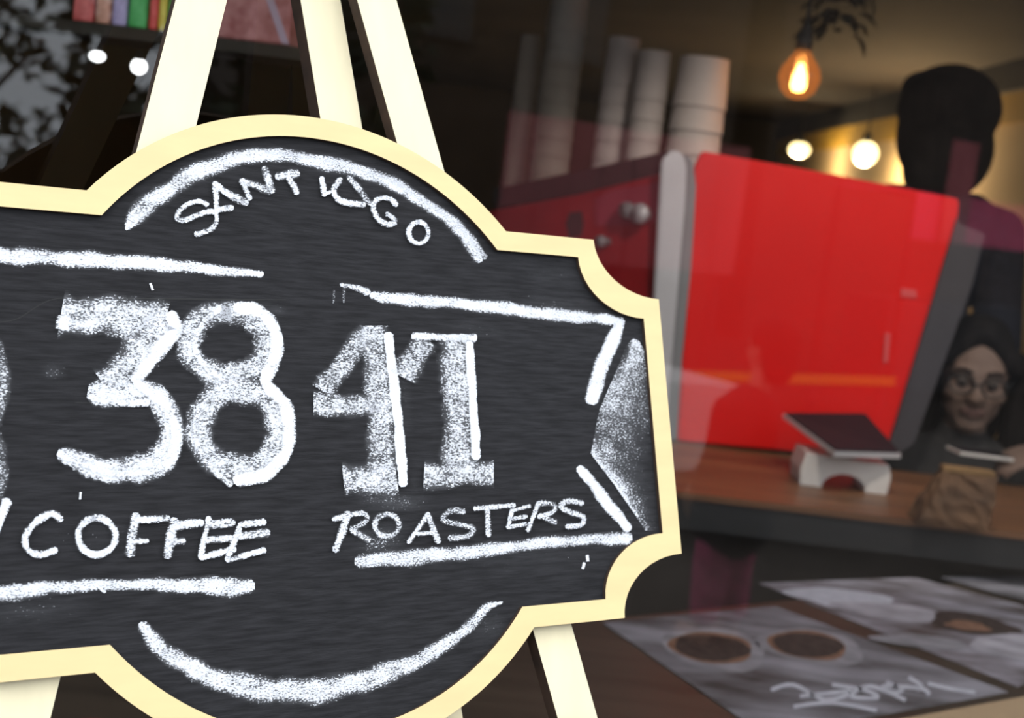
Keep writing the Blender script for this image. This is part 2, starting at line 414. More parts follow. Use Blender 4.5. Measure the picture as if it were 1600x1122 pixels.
a = N(); ribbon(a, [(224, 976, 15), (241, 1001, 29), (278, 1030, 29), (323, 1054, 35), (376, 1071, 38), (448, 1080, 41), (519, 1076, 40), (587, 1059, 35), (656, 1032, 28), (708, 1001, 20), (745, 970, 19), (766, 948, 13), (788, 941, 4)], cov=0.74, fade=0.45); chalk('chalk_arc', a, 'white chalk arc along the bottom of the border')
for q, w_ in (([(921, 867), (922, 877)], 5), ([(917, 879), (914, 889)], 5), ([(237, 441), (241, 452)], 4), ([(128, 768), (127, 780)], 3.5)):
    a = N(); ribbon(a, q, w_, 1.0, cap=False); chalk('chalk_tick', a)
# grey fan at the right point of the banner
rows = [[(982, 538, .2), (993, 528, .85), (1002, 532, .8), (1011, 547, .4)],
        [(968, 575, .5), (982, 575, .72), (998, 578, .62), (1013, 580, .5)],
        [(953, 609, .75), (970, 612, .70), (992, 614, .6), (1016, 620, .45)],
        [(940, 640, .62), (962, 645, .62), (988, 650, .52), (1019, 655, .36)],
        [(932, 680, .45), (956, 682, .55), (986, 690, .44), (1021, 700, .2)],
        [(927, 707, .95), (950, 722, .68), (982, 735, .42), (1024, 740, .12)],
        [(953, 742, .85), (972, 757, .75), (996, 768, .45), (1028, 775, .12)],
        [(983, 786, .75), (995, 795, .70), (1010, 803, .4), (1031, 806, .12)],
        [(1012, 829, .4), (1016, 829, .5), (1024, 829, .3), (1033, 829, .1)]]
a = N(); patch(a, rows, 0.82); ribbon(a, [(928, 707), (962, 752), (1000, 806)], 5, 0.7); chalk('chalk_shading', a, 'rubbed grey chalk shading at the right point')
# smudges
def smudge(x0, y0, x1, y1, c, sl=0.0, nx=7, ny=5):
    R = []
    for j in range(ny):
        v = j / (ny - 1)
        R.append([(x0 + (x1 - x0) * i / (nx - 1), y0 + (y1 - y0) * v + sl * (x1 - x0) * i / (nx - 1), c * sin(pi * i / (nx - 1)) * sin(pi * v)) for i in range(nx)])
    return R
for r in ((540, 758, 690, 800, .40, .05), (545, 815, 650, 890, .42, -.1), (670, 490, 830, 525, .22, .08), (640, 730, 660, 780, .2, 0), (800, 400, 930, 450, .18, .08), (700, 850, 990, 930, .2, -.12),
          (400, 470, 460, 500, .3, 0), (735, 960, 800, 1020, .3, -.3), (-60, 930, 150, 990, .25, -.05), (60, 560, 110, 600, .3, 0), (800, 445, 940, 500, .28, .1), (620, 540, 650, 720, .22, .1), (60, 790, 260, 880, .18, 0)):
    a = N(); patch(a, smudge(*r), 1.0); chalk('chalk_smudge', a)

# cut-off character at the left edge
a = N(); ribbon(a, [(-40, 520), (-8, 540), (4, 575), (2, 620), (-10, 660)], 26, 0.5); ribbon(a, [(-10, 680), (2, 720), (-6, 770), (-40, 800)], 26, 0.5); ribbon(a, [(12, 782), (2, 812), (-14, 850)], 14, 0.95); chalk('chalk_digit', a, 'chalk character cut off at the left edge')
# digits 3 8 4 1
a = N(); ribbon(a, [(95, 492), (180, 494), (262, 500)], 58, 0.70, cap=False); ribbon(a, [(262, 492), (215, 560), (166, 606)], 56, 0.66, curve=False, cap=False)
ribbon(a, [(150, 612, 40), (185, 618, 34), (225, 606, 30), (255, 630, 36), (270, 668, 37), (262, 706, 44), (226, 730, 42), (178, 735, 40), (133, 724, 32), (97, 708, 22)], cov=0.80)
ribbon(a, [(103, 492), (100, 515)], 22, 0.9, cap=False); ribbon(a, [(268, 492), (277, 514), (214, 592)], 22, 1.1, curve=False); ribbon(a, [(216, 598), (250, 622), (272, 655), (277, 690), (262, 725)], 20, 0.95); ribbon(a, [(95, 708), (140, 728), (190, 740), (240, 736)], 14, 0.8)
ribbon(a, [(190, 628), (232, 628)], 14, 0.9)
chalk('chalk_digit', a, 'chalk digit 3 with a flat top')
a = N(); ribbon(a, ell(357, 536, 61, 50, -100, 275, 24), 38, 0.66, cap=False); ribbon(a, ell(376, 670, 64, 62, -100, 260, 26), 42, 0.68, cap=False)
ribbon(a, [(372, 479), (408, 487), (430, 515), (434, 548), (418, 590), (424, 606), (447, 634), (454, 672), (446, 710), (420, 738), (372, 750)], 21, 1.05)
ribbon(a, [(345, 482), (318, 505), (306, 540), (322, 572), (350, 590)], 12, 0.8); ribbon(a, [(330, 615), (308, 655), (312, 700), (340, 738), (362, 756)], 12, 0.7)
chalk('chalk_digit', a, 'chalk digit 8 made of two rings')
a = N(); ribbon(a, [(578, 516), (540, 565), (505, 612)], 34, 0.60, cap=False); ribbon(a, [(492, 631), (610, 636)], 36, 0.64, cap=False); ribbon(a, [(585, 510), (597, 640), (598, 770)], 44, 0.61, cap=False); ribbon(a, [(537, 750), (622, 750)], 46, 0.63, cap=False)
ribbon(a, [(608, 522), (622, 640), (632, 756)], 15, 1.25); chalk('chalk_digit', a, 'chalk digit 4 with a bright right edge')
a = N(); ribbon(a, [(666, 530), (632, 588)], 40, 0.60, cap=False); ribbon(a, [(648, 525), (744, 528)], 12, 0.9); ribbon(a, [(711, 525), (718, 632), (719, 735)], 50, 0.62, cap=False); ribbon(a, [(663, 744), (774, 738)], 38, 0.65, cap=False)
ribbon(a, [(735, 536), (741, 630), (746, 715)], 13, 1.25); chalk('chalk_digit', a, 'chalk digit 1 with a wide foot')

def letters(L, kw=1.0, kc=0.9):
    for strokes in L:
        a = N()
        for s in strokes:
            pts, w_ = s[0], s[1]; c_ = kc * (s[2] if len(s) > 2 else 0.95)
            ribbon(a, pts, w_ * 1.06 * kw, c_, curve=len(pts) > 3, fade=0.4)
        chalk('chalk_letter', a)
# arched word
letters([
    [([(325, 319), (312, 313.5), (294, 318), (281, 329), (278, 341), (292, 343), (312, 334), (331, 329), (340, 336), (336, 353), (323, 361), (307, 365)], 9)],
    [([(337, 285), (339, 307), (340, 330)], 10), ([(338, 288), (362, 304), (386, 317)], 12), ([(342, 326), (364, 323)], 10)],
    [([(380, 281), (391, 309)], 11), ([(384, 284), (405, 291), (424, 298)], 12, .8), ([(415, 262), (426, 298)], 13, .85)],
    [([(435, 275), (466, 271)], 14, .8), ([(452, 277), (459, 288), (465, 301)], 10)],
    [([(504, 277), (508, 304)], 9), ([(508, 302), (517, 299)], 6)],
    [([(533, 279), (523, 296), (531, 312), (549, 317), (570, 318)], 10), ([(546, 277), (560, 292), (579, 316)], 11, .75)],
    [([(620, 320), (612, 311), (597, 308), (584, 318), (589, 337), (600, 348), (613, 350), (620, 344), (606, 333)], 9, .9)],
    [(ell(655, 363, 15.5, 17, -90, 270, 14), 8)],
], 0.95, 0.84)
# lower left word
letters([
    [([(96, 812), (83, 802), (60, 813), (42, 835), (43, 857), (62, 866), (88, 860)], 11)],
    [(ell(152, 838, 29, 29, -100, 260, 18), 11)],
    [([(213, 805), (203, 866)], 15, .85), ([(214, 813), (263, 809)], 11), ([(207, 846), (231, 845)], 9, .85)],
    [([(273, 813), (262, 869)], 14, .85), ([(275, 822), (316, 817)], 13), ([(263, 847), (288, 845)], 12, .8)],
    [([(327, 809), (314, 871)], 9), ([(327, 820), (365, 817)], 13, .85), ([(324, 843), (361, 841)], 12, .85), ([(314, 871), (367, 858)], 10)],
    [([(376, 820), (356, 875)], 9), ([(376, 820), (414, 815)], 10), ([(372, 837), (419, 833)], 13, .8), ([(356, 875), (414, 860)], 9)],
])
# lower right word
letters([
    [([(544, 802), (536, 830), (524, 860)], 13), ([(522, 812), (545, 804), (567, 801)], 9), ([(567, 801), (575, 808), (568, 818), (550, 826)], 9, .8), ([(550, 828), (577, 844)], 11, .85)],
    [(ell(605, 821, 19, 17, -100, 260, 16), 10, .8)],
    [([(670, 803), (639, 847)], 9), ([(670, 805), (685, 847)], 10), ([(653, 834), (680, 832)], 8)],
    [([(725, 800), (706, 798), (692, 812), (718, 819), (740, 826), (731, 838), (703, 840)], 10, .8)],
    [([(742, 795), (804, 789)], 8), ([(761, 795), (764, 836)], 10)],
    [([(800, 797), (794, 824)], 8), ([(800, 798), (828, 791)], 7, .85), ([(797, 812), (823, 807)], 7, .8), ([(794, 824), (822, 819)], 8, .85)],
    [([(842, 786), (825, 829)], 8), ([(842, 786), (867, 789), (863, 801), (842, 807)], 9, .85), ([(845, 805), (868, 816)], 10, .85)],
    [([(910, 786), (890, 783), (876, 791), (890, 800), (911, 807), (909, 820), (886, 823)], 10, .85)],
], 0.92, 0.80)

# fine seam in the board's paint
def seam(pts):
    V, F = [], []
    P = catmull(pts, 8)
    for i, p_ in enumerate(P):
        q0, q1 = P[max(i - 1, 0)], P[min(i + 1, len(P) - 1)]; tx, ty = q1[0] - q0[0], q1[1] - q0[1]; l = math.hypot(tx, ty) or 1
        for sg in (-1, 1):
            u, v = board_uv(p_[0] - ty / l * sg * 0.8, p_[1] + tx / l * sg * 0.8); V.append(uvp(u, v, -FT + 0.0001))
    for i in range(len(P) - 1): F.append((2 * i, 2 * i + 1, 2 * i + 3, 2 * i + 2))
    me = bpy.data.meshes.new('paint_seam'); me.from_pydata(V, [], F); obj('paint_seam', me, M_BLACK, sign)
seam([(-20, 503), (0, 502), (30, 496), (60, 477), (85, 466), (120, 464), (250, 465), (450, 467)])
seam([(120, 628), (200, 629), (300, 627)])

# ------------------------------------------------------------------ the easel
ME = MB_.copy()
easel_base = BC + bv * (-(BC.z / bv.z)); ME.translation = Vector((easel_base.x, easel_base.y, 0.0))
easel = thing('display_easel', 'pale wooden folding easel holding the chalkboard sign', 'easel', M=ME)
MEi = ME.inverted()
LW, LT = 0.0335, 0.012
def scorch(o, axis):
    # laser-cut plywood: the cut sides are scorched dark, front and back stay pale
    o.data.materials.append(M_BURNT); axis = Vector(axis).normalized()
    for p_ in o.data.polygons:
        if abs(p_.normal.dot(axis)) < 0.5: p_.material_index = 1
    return o
for o in sign.children:
    if o.name.startswith(('border_frame', 'board')): scorch(o, (0, 0, 1))
def leg_bar(name, u0, v0, u1, v1, wid, wfront, thick, mat_=M_LEGWOOD):
    """flat bar between two points of a plane parallel to the sign (metres), wfront = its front face"""
    d = Vector((u1 - u0, v1 - v0)).normalized(); nrm = Vector((-d.y, d.x)) * wid / 2
    q = [(u0 + nrm.x, v0 + nrm.y), (u0 - nrm.x, v0 - nrm.y), (u1 - nrm.x, v1 - nrm.y), (u1 + nrm.x, v1 + nrm.y)]
    P = [MEi @ (BC + bu * x + bv * y + bw * wfront) for x, y in q]
    b = prism(P, MEi.to_3x3() @ (bw * -thick))
    return scorch(obj(name, b, mat_, easel), MEi.to_3x3() @ bw)
W0 = -(FT + BT) - 0.0005
def legline(pA, pB, wfr, v):                          # bar axis through two pixels, at height v on its own plane
    (ua, va), (ub, vb_) = board_uv(*pA, wfr), board_uv(*pB, wfr)
    return ua + (ub - ua) * (v - va) / (vb_ - va)
vg = -(BC.z / bv.z) + 0.004
VT = 1.37 * UNIT
Lq = ((315, 0), (42, 1080)); Rq = ((589, 0), (898, 1105)); Mq = ((501, 0), (689, 1111))
for q in (Lq, Rq):
    o = leg_bar('leg', legline(*q, W0, vg), vg, legline(*q, W0, VT), VT, LW, W0, LT)
WM = W0 - LT - 0.006
o = leg_bar('rear_leg', legline(*Mq, WM, vg), vg, legline(*Mq, WM, VT - 0.025), VT - 0.025, LW * 0.98, WM, 0.016)
vt = -0.765 * UNIT
leg_bar('ledge', legline(*Lq, W0, vt) - 0.0, vt, legline(*Rq, W0, vt) + 0.0, vt, 0.022, 0.010, 0.010 + abs(W0) - 0.0)
leg_bar('top_block', legline(*Lq, W0, VT) - 0.02, VT - 0.01, legline(*Rq, W0, VT) + 0.02, VT - 0.01, 0.05, W0 + 0.008, 0.0075)

# ------------------------------------------------------------------ window bar and printed leaflets
s_end = (onZ(1700, 930, ZTAB) - EYE).dot(WD)
tb0 = sn(-0.2, 0.2, 0)
table = thing('window_bar', 'dark brown window bar behind the glass carrying the printed leaflets', 'table', tb0)
def wloc(root, s0, s1, n0, n1, z0, z1):
    b = wbox(bmesh.new(), s0, s1, n0, n1, z0, z1); bmesh.ops.translate(b, verts=b.verts, vec=-root.location); return b
obj('tabletop', wloc(table, -0.85, s_end, max(0.03, n_sill) + 0.002, n_far, ZTAB - 0.035, ZTAB), M_TABLE, table)
for s_ in (-0.7, 0.25, s_end - 0.12): obj('leg', wloc(table, s_, s_ + 0.04, n_far - 0.12, n_far - 0.08, 0.0, ZTAB - 0.035), M_BLACK, table)

M_PRINT = mat('leaflet_print', (0.050, 0.043, 0.043), 0.7, col2=(0.33, 0.32, 0.36), scale=(5, 15, 8), detail=5.0)
M_PRINT2 = mat('leaflet_print_brown', (0.060, 0.038, 0.030), 0.7, col2=(0.42, 0.40, 0.46), scale=(7, 19, 8), detail=5.0)
M_COFFEE = mat('printed_coffee', (0.06, 0.042, 0.036), 0.75, var=0.25, spec=0.2, scale=(60, 60, 60))
M_CREMA = mat('printed_crema', (0.24, 0.13, 0.085), 0.75, var=0.25, spec=0.2, scale=(50, 50, 50))
M_FOAM = mat('printed_white', (0.55, 0.55, 0.62), 0.75, var=0.1, scale=(50, 50, 50))
def leaflet(label, corners, m, z, grp=None):
    P = [onZ(x, y, z) for x, y in corners]; c = sum(P, Vector()) / 4; c.z = z
    t = thing('leaflet', label, 'leaflet', c, grp)
    b = prism([p - c for p in P], (0, 0, 0.0012)); bmesh.ops.recalc_face_normals(b, faces=b.faces)
    obj('sheet', b, m, t)
    return t, c
def flat_disc(t, c, px, py, rx, ry, z, m, name, n=28, wob=0.06, seed=0):
    rnd = random.Random(seed); ph = [rnd.uniform(0, 6.28) for _ in range(3)]
    P = []
    for i in range(n):
        a_ = 2 * pi * i / n; k = 1 + wob * (sin(2 * a_ + ph[0]) + sin(3 * a_ + ph[1]) + 0.6 * sin(5 * a_ + ph[2]))
        P.append(onZ(px + rx * cos(a_) * k, py + (ry * sin(a_) + 0.1 * rx * cos(a_)) * k, z) - c)
    b = bmesh.new(); b.faces.new([b.verts.new(p) for p in P]); bmesh.ops.recalc_face_normals(b, faces=b.faces)
    if b.faces[:][0].normal.z < 0: bmesh.ops.reverse_faces(b, faces=b.faces)
    return obj(name, b, m, t)
def flat_strokes(t, c, strokes, z, m, name, w=5):
    V, F = [], []
    for pts in strokes:
        P = catmull(pts, 5); base = len(V)
        for i, p in enumerate(P):
            q0, q1 = P[max(i - 1, 0)], P[min(i + 1, len(P) - 1)]; tx, ty = q1[0] - q0[0], q1[1] - q0[1]; l = math.hypot(tx, ty) or 1
            for sg in (-1, 1): V.append(onZ(p[0] - ty / l * sg * w / 2, p[1] + tx / l * sg * w / 2, z) - c)
        for i in range(len(P) - 1): F.append((base + 2 * i, base + 2 * i + 1, base + 2 * i + 3, base + 2 * i + 2))
    me = bpy.data.meshes.new(name); me.from_pydata(V, [], F); return obj(name, me, m, t)
lt, lc = leaflet('grey leaflet printed with two coffee cups at the near end of the window bar', [(942, 974), (1212, 948), (1575, 1082), (1195, 1150)], M_PRINT, ZTAB + 0.0005)
Z1 = ZTAB + 0.0020
for i, (x, y, rx, ry) in enumerate(((1112, 1012, 84, 31), (1262, 1008, 80, 28))):
    flat_disc(lt, lc, x + 6, y + 2, rx, ry, Z1, M_FOAM if False else mat('printed_saucer', (0.27, 0.26, 0.285), 0.7, var=0.3, scale=(14, 30, 20)), 'printed_cup', seed=i)
    flat_disc(lt, lc, x, y, rx * 0.80, ry * 0.76, Z1 + 0.0003, M_CREMA, 'printed_crema', seed=i + 5, wob=0.04)
    flat_disc(lt, lc, x, y, rx * 0.70, ry * 0.66, Z1 + 0.0006, M_COFFEE, 'printed_coffee', seed=i + 9, wob=0.04)
flat_strokes(lt, lc, [[(1205, 1078), (1240, 1070), (1290, 1094), (1330, 1080), (1250, 1088)], [(1240, 1104), (1300, 1098), (1370, 1110)], [(1300, 1070), (1350, 1078), (1372, 1090), (1330, 1088), (1360, 1072), (1415, 1094)],
                      [(1385, 1066), (1410, 1078), (1395, 1082), (1380, 1072), (1440, 1076), (1452, 1086)], [(1420, 1058), (1440, 1072), (1432, 1078)], [(1450, 1068), (1485, 1076), (1524, 1082)]], Z1 + 0.0006, M_FOAM, 'script_lettering', 6)
lt2, lc2 = leaflet('lilac grey leaflet printed with brown latte pictures behind the two cup leaflet', [(1186, 912), (1430, 903), (1740, 985), (1590, 1074)], M_PRINT2, ZTAB + 0.0004)
for i, (x, y, rx, ry, m_) in enumerate(((1320, 936, 90, 15, M_FOAM), (1390, 955, 78, 14, mat('printed_lilac', (0.40, 0.38, 0.42), 0.7, var=0.3, scale=(14, 30, 20))), (1520, 975, 70, 16, M_COFFEE), (1512, 978, 36, 7, M_CREMA), (1580, 1010, 66, 18, MATS['printed_lilac']), (1440, 1002, 70, 10, MATS['printed_saucer']))):
    flat_disc(lt2, lc2, x, y, rx, ry, Z1 + 0.0001 + 0.0002 * i, m_, 'printed_latte', seed=20 + i, wob=0.1)
lt3, lc3 = leaflet('pale leaflet at the far right end of the window bar', [(1470, 903), (1600, 902), (1690, 925), (1610, 942)], M_PRINT, ZTAB + 0.0035)

# red bowl on the window bar behind the left easel leg
q = onZ(135, 1214, ZTAB); rb = thing('red_bowl', 'red glazed bowl on the window bar low behind the left easel leg', 'bowl', (q.x, q.y, ZTAB + 0.0005))
obj('bowl_body', lathe([(0.0, 0.0), (0.022, 0.0), (0.024, 0.006), (0.042, 0.026), (0.048, 0.040), (0.0455, 0.040), (0.039, 0.026), (0.02, 0.008), (0.0, 0.007)], 32), M_RED, rb)
obj('foot_ring', lathe([(0.024, 0.0), (0.026, 0.0), (0.026, 0.004), (0.024, 0.004)], 32), M_DARKRED, rb)

# ------------------------------------------------------------------ counter
ZK, YK0, YK1, XK0, XK1 = 0.975, 2.35, 3.10, -0.25, 1.42
counter = thing('coffee_counter', 'brown wooden coffee counter with black front under the red machine', 'counter', (0.55, 2.5, 0))
def cbox(root, lo, hi, bev=0.0): return box([lo[i] - root.location[i] for i in range(3)], [hi[i] - root.location[i] for i in range(3)], bev)
kp = [(XK0, YK0), (XK1, YK0), (XK1, 2.84), (0.83, 2.84), (0.83, YK1 + 0.3), (XK0, YK1 + 0.3)]
KL = counter.location
obj('worktop', prism([Vector((x, y, ZK - 0.012)) - KL for x, y in kp], (0, 0, 0.012)), M_COUNTER, counter)
obj('edge_band', cbox(counter, (XK0, YK0 + 0.004, ZK - 0.07), (XK1, YK0 + 0.03, ZK - 0.012)), M_BLACK, counter)
obj('front_panel', cbox(counter, (XK0, YK0 + 0.12, 0.08), (XK1, YK0 + 0.15, ZK - 0.012)), mat('grey_brown_panel', (0.050, 0.040, 0.033), 0.6, var=0.15), counter)
obj('plinth', cbox(counter, (XK0 + 0.03, YK0 + 0.16, 0.0), (XK1 - 0.03, 2.80, 0.08)), M_BLACK, counter)
obj('side_panel', cbox(counter, (XK0, YK0 + 0.15, 0.0), (XK0 + 0.03, YK1 + 0.28, ZK - 0.012)), M_CHARCOAL, counter)
obj('side_panel', cbox(counter, (XK1 - 0.03, YK0 + 0.15, 0.0), (XK1, 2.82, ZK - 0.012)), M_CHARCOAL, counter)

# ------------------------------------------------------------------ espresso machine
YM = 2.86
m0 = atY(1062, 690, YM); mroot = Vector((m0.x + 0.3, YM + 0.2, ZK))
mach = thing('espresso_machine', 'red espresso machine on the counter with grey corner trim and slanted dark end', 'coffee machine', mroot)
def panel(name, px, Y, depth, m, parent=mach, bev=0.0, zmin=None):
    P = [atY(x, y, Y) for x, y in px]
    if zmin: P = [Vector((p.x, p.y, max(p.z, zmin))) for p in P]
    root = parent if parent.parent is None else parent.parent
    b = prism([p - root.location for p in P], (0, depth, 0))
    if bev: bmesh.ops.bevel(b, geom=b.edges[:], offset=bev, segments=2, affect='EDGES')
    return obj(name, b, m, parent)
ZF = ZK + 0.002
panel('back_panel', [(1085, 262), (1097, 236), (1300, 272), (1499, 311), (1497, 340), (1388, 706), (1240, 706), (1058, 692), (1066, 560)], YM, 0.03, M_RED, bev=0.004, zmin=ZF)
panel('corner_trim', [(1034, 250), (1050, 234), (1068, 240), (1073, 262), (1070, 330), (1050, 560), (1044, 640), (1042, 690), (1010, 690), (1014, 560), (1022, 465)], YM - 0.012, 0.03, M_GREY, bev=0.004, zmin=ZF)
panel('trim_dark_strip', [(1066, 240), (1082, 248), (1088, 290), (1080, 420), (1066, 560), (1060, 640), (1058, 690), (1040, 690), (1042, 640), (1050, 560), (1070, 330), (1073, 262)], YM - 0.004, 0.03, M_GREYD, bev=0.003, zmin=ZF)  # darker grey strip of the corner trim
panel('slanted_end', [(1500, 350), (1540, 366), (1520, 446), (1478, 560), (1428, 695), (1400, 712), (1385, 708), (1400, 660), (1497, 338)], YM - 0.01, 0.06, mat('dark_grey_end', (0.034, 0.030, 0.034), 0.5, var=0.12), bev=0.003, zmin=ZF)
# body: boiler housing behind the panel, with the cup tray on top
ml, mr_ = atY(1045, 500, YM).x, atY(1400, 500, YM).x
YB0, YB1 = YM + 0.032, YM + 0.42
ZTRAY = 1.455
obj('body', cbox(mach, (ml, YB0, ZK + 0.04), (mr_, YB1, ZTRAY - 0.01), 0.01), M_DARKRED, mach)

for x_ in (ml + 0.05, mr_ - 0.05):
    for y_ in (YB0 + 0.05, YB1 - 0.05):
        b = bmesh.new(); bm_cone(b, Vector((x_, y_, ZK + 0.0005)) - mroot, Vector((x_, y_, ZK + 0.042)) - mroot, 0.022, 0.018); obj('foot', smooth(b), M_BLACK, mach)
# flank that turns away to the left: dark red sheet with a black rim and fittings
fa, fb = atY(1034, 500, YM), atY(765, 500, YM + 0.33)
fdir = Vector((fb.x - fa.x, fb.y - fa.y, 0)).normalized(); fn = Vector((-fdir.y, fdir.x, 0))
if fn.y > 0: fn = -fn
def onflank(px, py, off=0.0): return onplane(px, py, fa + fn * off, fn)
ty = [(ml + 0.02, YB0 + 0.03), (fa.x + 0.02, fa.y + 0.05), (fb.x, fb.y + 0.05), (fb.x, YB1 + 0.1), (mr_, YB1 + 0.1), (mr_, YB0 + 0.03)]
obj('cup_tray', prism([Vector((x, y, ZTRAY - 0.01)) - mroot for x, y in ty], (0, 0, 0.01)), M_BLACK, mach)
def fpanel(name, px, off, th, m):
    P = [onflank(x, y, off) - mroot for x, y in px]; return obj(name, prism(P, -fn * th), m, mach)
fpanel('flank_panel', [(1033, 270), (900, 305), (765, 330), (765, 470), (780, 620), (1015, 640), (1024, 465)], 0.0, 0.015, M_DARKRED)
fpanel('flank_rim', [(1040, 237), (900, 268), (770, 295), (770, 325), (900, 304), (1036, 270)], 0.004, 0.02, M_BLACK)
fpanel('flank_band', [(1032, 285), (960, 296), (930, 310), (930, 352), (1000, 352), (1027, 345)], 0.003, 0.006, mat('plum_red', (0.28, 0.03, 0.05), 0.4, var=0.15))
fpanel('steam_slot', [(890, 332), (908, 330), (911, 350), (908, 368), (890, 372), (884, 350)], 0.003, 0.004, M_BLACK)
def knob(px, py, r, m, name='knob', L=0.035):
    p = onflank(px, py) - mroot; b = bmesh.new(); bm_cone(b, p, p + fn * L * 0.6, r * 0.7, r * 0.6); bm_cone(b, p + fn * L * 0.6, p + fn * L, r, r * 0.92)
    obj(name, smooth(b), m, mach)
knob(950, 378, 0.014, M_GREYD); knob(1010, 335, 0.024, M_GREY); knob(990, 330, 0.02, M_GREYD); 
# panel screws and badge plate on the red panel, as faint raised pieces
for x, y in ((1420, 457),):
    panel('badge', [(x - 12, y - 7), (x + 12, y - 4), (x + 12, y + 9), (x - 12, y + 6)], YM - 0.003, 0.004, mat('pink_plate', (0.56, 0.06, 0.06), 0.4))
panel('latch', [(1383, 520), (1392, 521), (1388, 566), (1380, 566)], YM - 0.004, 0.006, mat('pink_plate', (0.56, 0.06, 0.06), 0.4))

# ------------------------------------------------------------------ cup stacks on the tray
def cup_proto(r, h, m):
    b = lathe([(0.0, h), (r * 0.885, h), (r * 0.895, h - 0.004), (r * 0.985, 0.006), (r * 1.0, 0.005), (r * 1.0, 0.002), (r * 0.99, 0.0), (r * 0.968, 0.002), (r * 0.885, h - 0.004), (0.0, h - 0.004)], 28)
    me = bpy.data.meshes.new('paper_cup'); b.to_mesh(me); b.free(); me.materials.append(m); return me
# (centre px, top py, width px, depth Y, step, material, label)
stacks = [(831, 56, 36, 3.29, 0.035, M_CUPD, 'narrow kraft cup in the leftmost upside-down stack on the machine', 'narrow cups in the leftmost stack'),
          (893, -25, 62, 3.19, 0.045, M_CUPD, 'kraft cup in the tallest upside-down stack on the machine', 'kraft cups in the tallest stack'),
          (976, 60, 54, 3.16, 0.045, M_CUP, 'pale cup in the slim stack just right of the tallest stack', 'pale cups in the slim middle stack'),
          (1024, 81, 54, 3.08, 0.045, M_CUP, 'pale cup in the slim stack touching the widest stack', 'pale cups in the slim right stack'),
          (1102, 92, 84, 3.02, 0.050, M_CUP, 'wide pale cup in the widest rightmost stack on the machine', 'wide cups in the rightmost stack')]
for px, py, wpx, Y, step, m_, lab, grp in stacks:
    top = atY(px, py, Y); r = wpx / 2 / FPX * Y
    ch = 0.115; H = top.z - ZTRAY
    k = max(1, round((H - ch) / step)); st = (H - ch) / k
    me = cup_proto(r, ch, m_)
    for i in range(k + 1):
        o = bpy.data.objects.new('paper_cup', me); COL.objects.link(o)
        o.location = (top.x, top.y, ZTRAY + 0.0005 + i * st)
        tag(o, lab if i < k else lab.replace(' in ', ' topmost in ', 1), 'cup', grp)

# ------------------------------------------------------------------ tablet on a white stand
tq = [(1228, 645, 2.70), (1352, 646, 2.76), (1404, 705, 2.54), (1306, 702, 2.48)]
TP = [atY(x, y, Y) for x, y, Y in tq]
tc_ = sum(TP, Vector()) / 4
tablet = thing('tablet', 'black tablet with a silver edge tilted on a white stand on the counter', 'tablet', tc_)
tnrm = (TP[1] - TP[0]).cross(TP[3] - TP[0]).normalized()
if tnrm.z < 0: tnrm = -tnrm
obj('screen', prism([p - tc_ for p in TP], -tnrm * 0.004), M_SCREEN, tablet)
ctr = Vector((0, 0, 0)); big = [(p - tc_) * 1.05 - tnrm * 0.0045 for p in TP]
obj('casing', prism(big, -tnrm * 0.009), M_SILVER, tablet)
stb = Vector((atY(1312, 760, 2.58).x, 2.60, ZK + 0.0005))
stand = thing('tablet_stand', 'white curved stand under the black tablet on the counter', 'stand', stb)
# arched foot: an inverted U in plan of the counter, extruded front to back
arch = []
for i in range(13):
    a_ = pi * i / 12; arch.append((0.045 * cos(a_), 0.032 * sin(a_)))
outer = [(0.088, 0.0), (0.092, 0.035), (0.085, 0.060), (-0.085, 0.066), (-0.092, 0.03), (-0.088, 0.0)]
prof = outer + [(-x, z) for x, z in arch][0:] if False else outer + list(reversed(arch))
b = prism([(x, -0.05, z) for x, z in prof], (0, 0.10, 0)); bmesh.ops.triangulate(b, faces=b.faces); obj('arched_foot', b, M_WHITE, stand)
tl = tc_ - stb
b = bmesh.new(); bm_cone(b, (0.0, 0.02, 0.060), (tl.x * 0.9, tl.y, tl.z - 0.032), 0.022, 0.03); obj('neck', smooth(b), M_WHITE, stand)

# slouched bag shape added in place of a brown reflection in the glass
q = onZ(1492, 828, ZK); bagc = Vector((q.x, q.y + 0.045, ZK + 0.0005))
bag = thing('reflection_bag', 'crumpled bag shape standing in for a brown reflection at the right end of the counter', 'bag', bagc)
rnd = random.Random(4); b = bmesh.new(); bm_box(b, (-0.066, -0.035, 0.0), (0.066, 0.035, 0.10)); bmesh.ops.subdivide_edges(b, edges=b.edges[:], cuts=6, use_grid_fill=True)
for v in b.verts:
    k = v.co.z / 0.10
    v.co.x += 0.040 * k * (1 if v.co.x < 0 else 0.2) * min(1, abs(v.co.x) / 0.05); v.co.y *= 1 - 0.75 * k * k
    if v.co.z > 0.004: v.co += Vector((rnd.uniform(-1, 1), rnd.uniform(-1, 1), rnd.uniform(-1, 1))) * 0.0045
M_KRAFT = mat('kraft_paper', (0.085, 0.042, 0.018), 0.85, var=0.3, scale=(22, 22, 22))
obj('bag_body', b, M_KRAFT, bag)
b = bmesh.new(); bm_box(b, (-0.028, -0.012, 0.097), (0.07, 0.012, 0.110), 0.003); obj('folded_top', b, mat('light_kraft_paper', (0.17, 0.095, 0.035), 0.85, var=0.2, scale=(30, 30, 30)), bag)

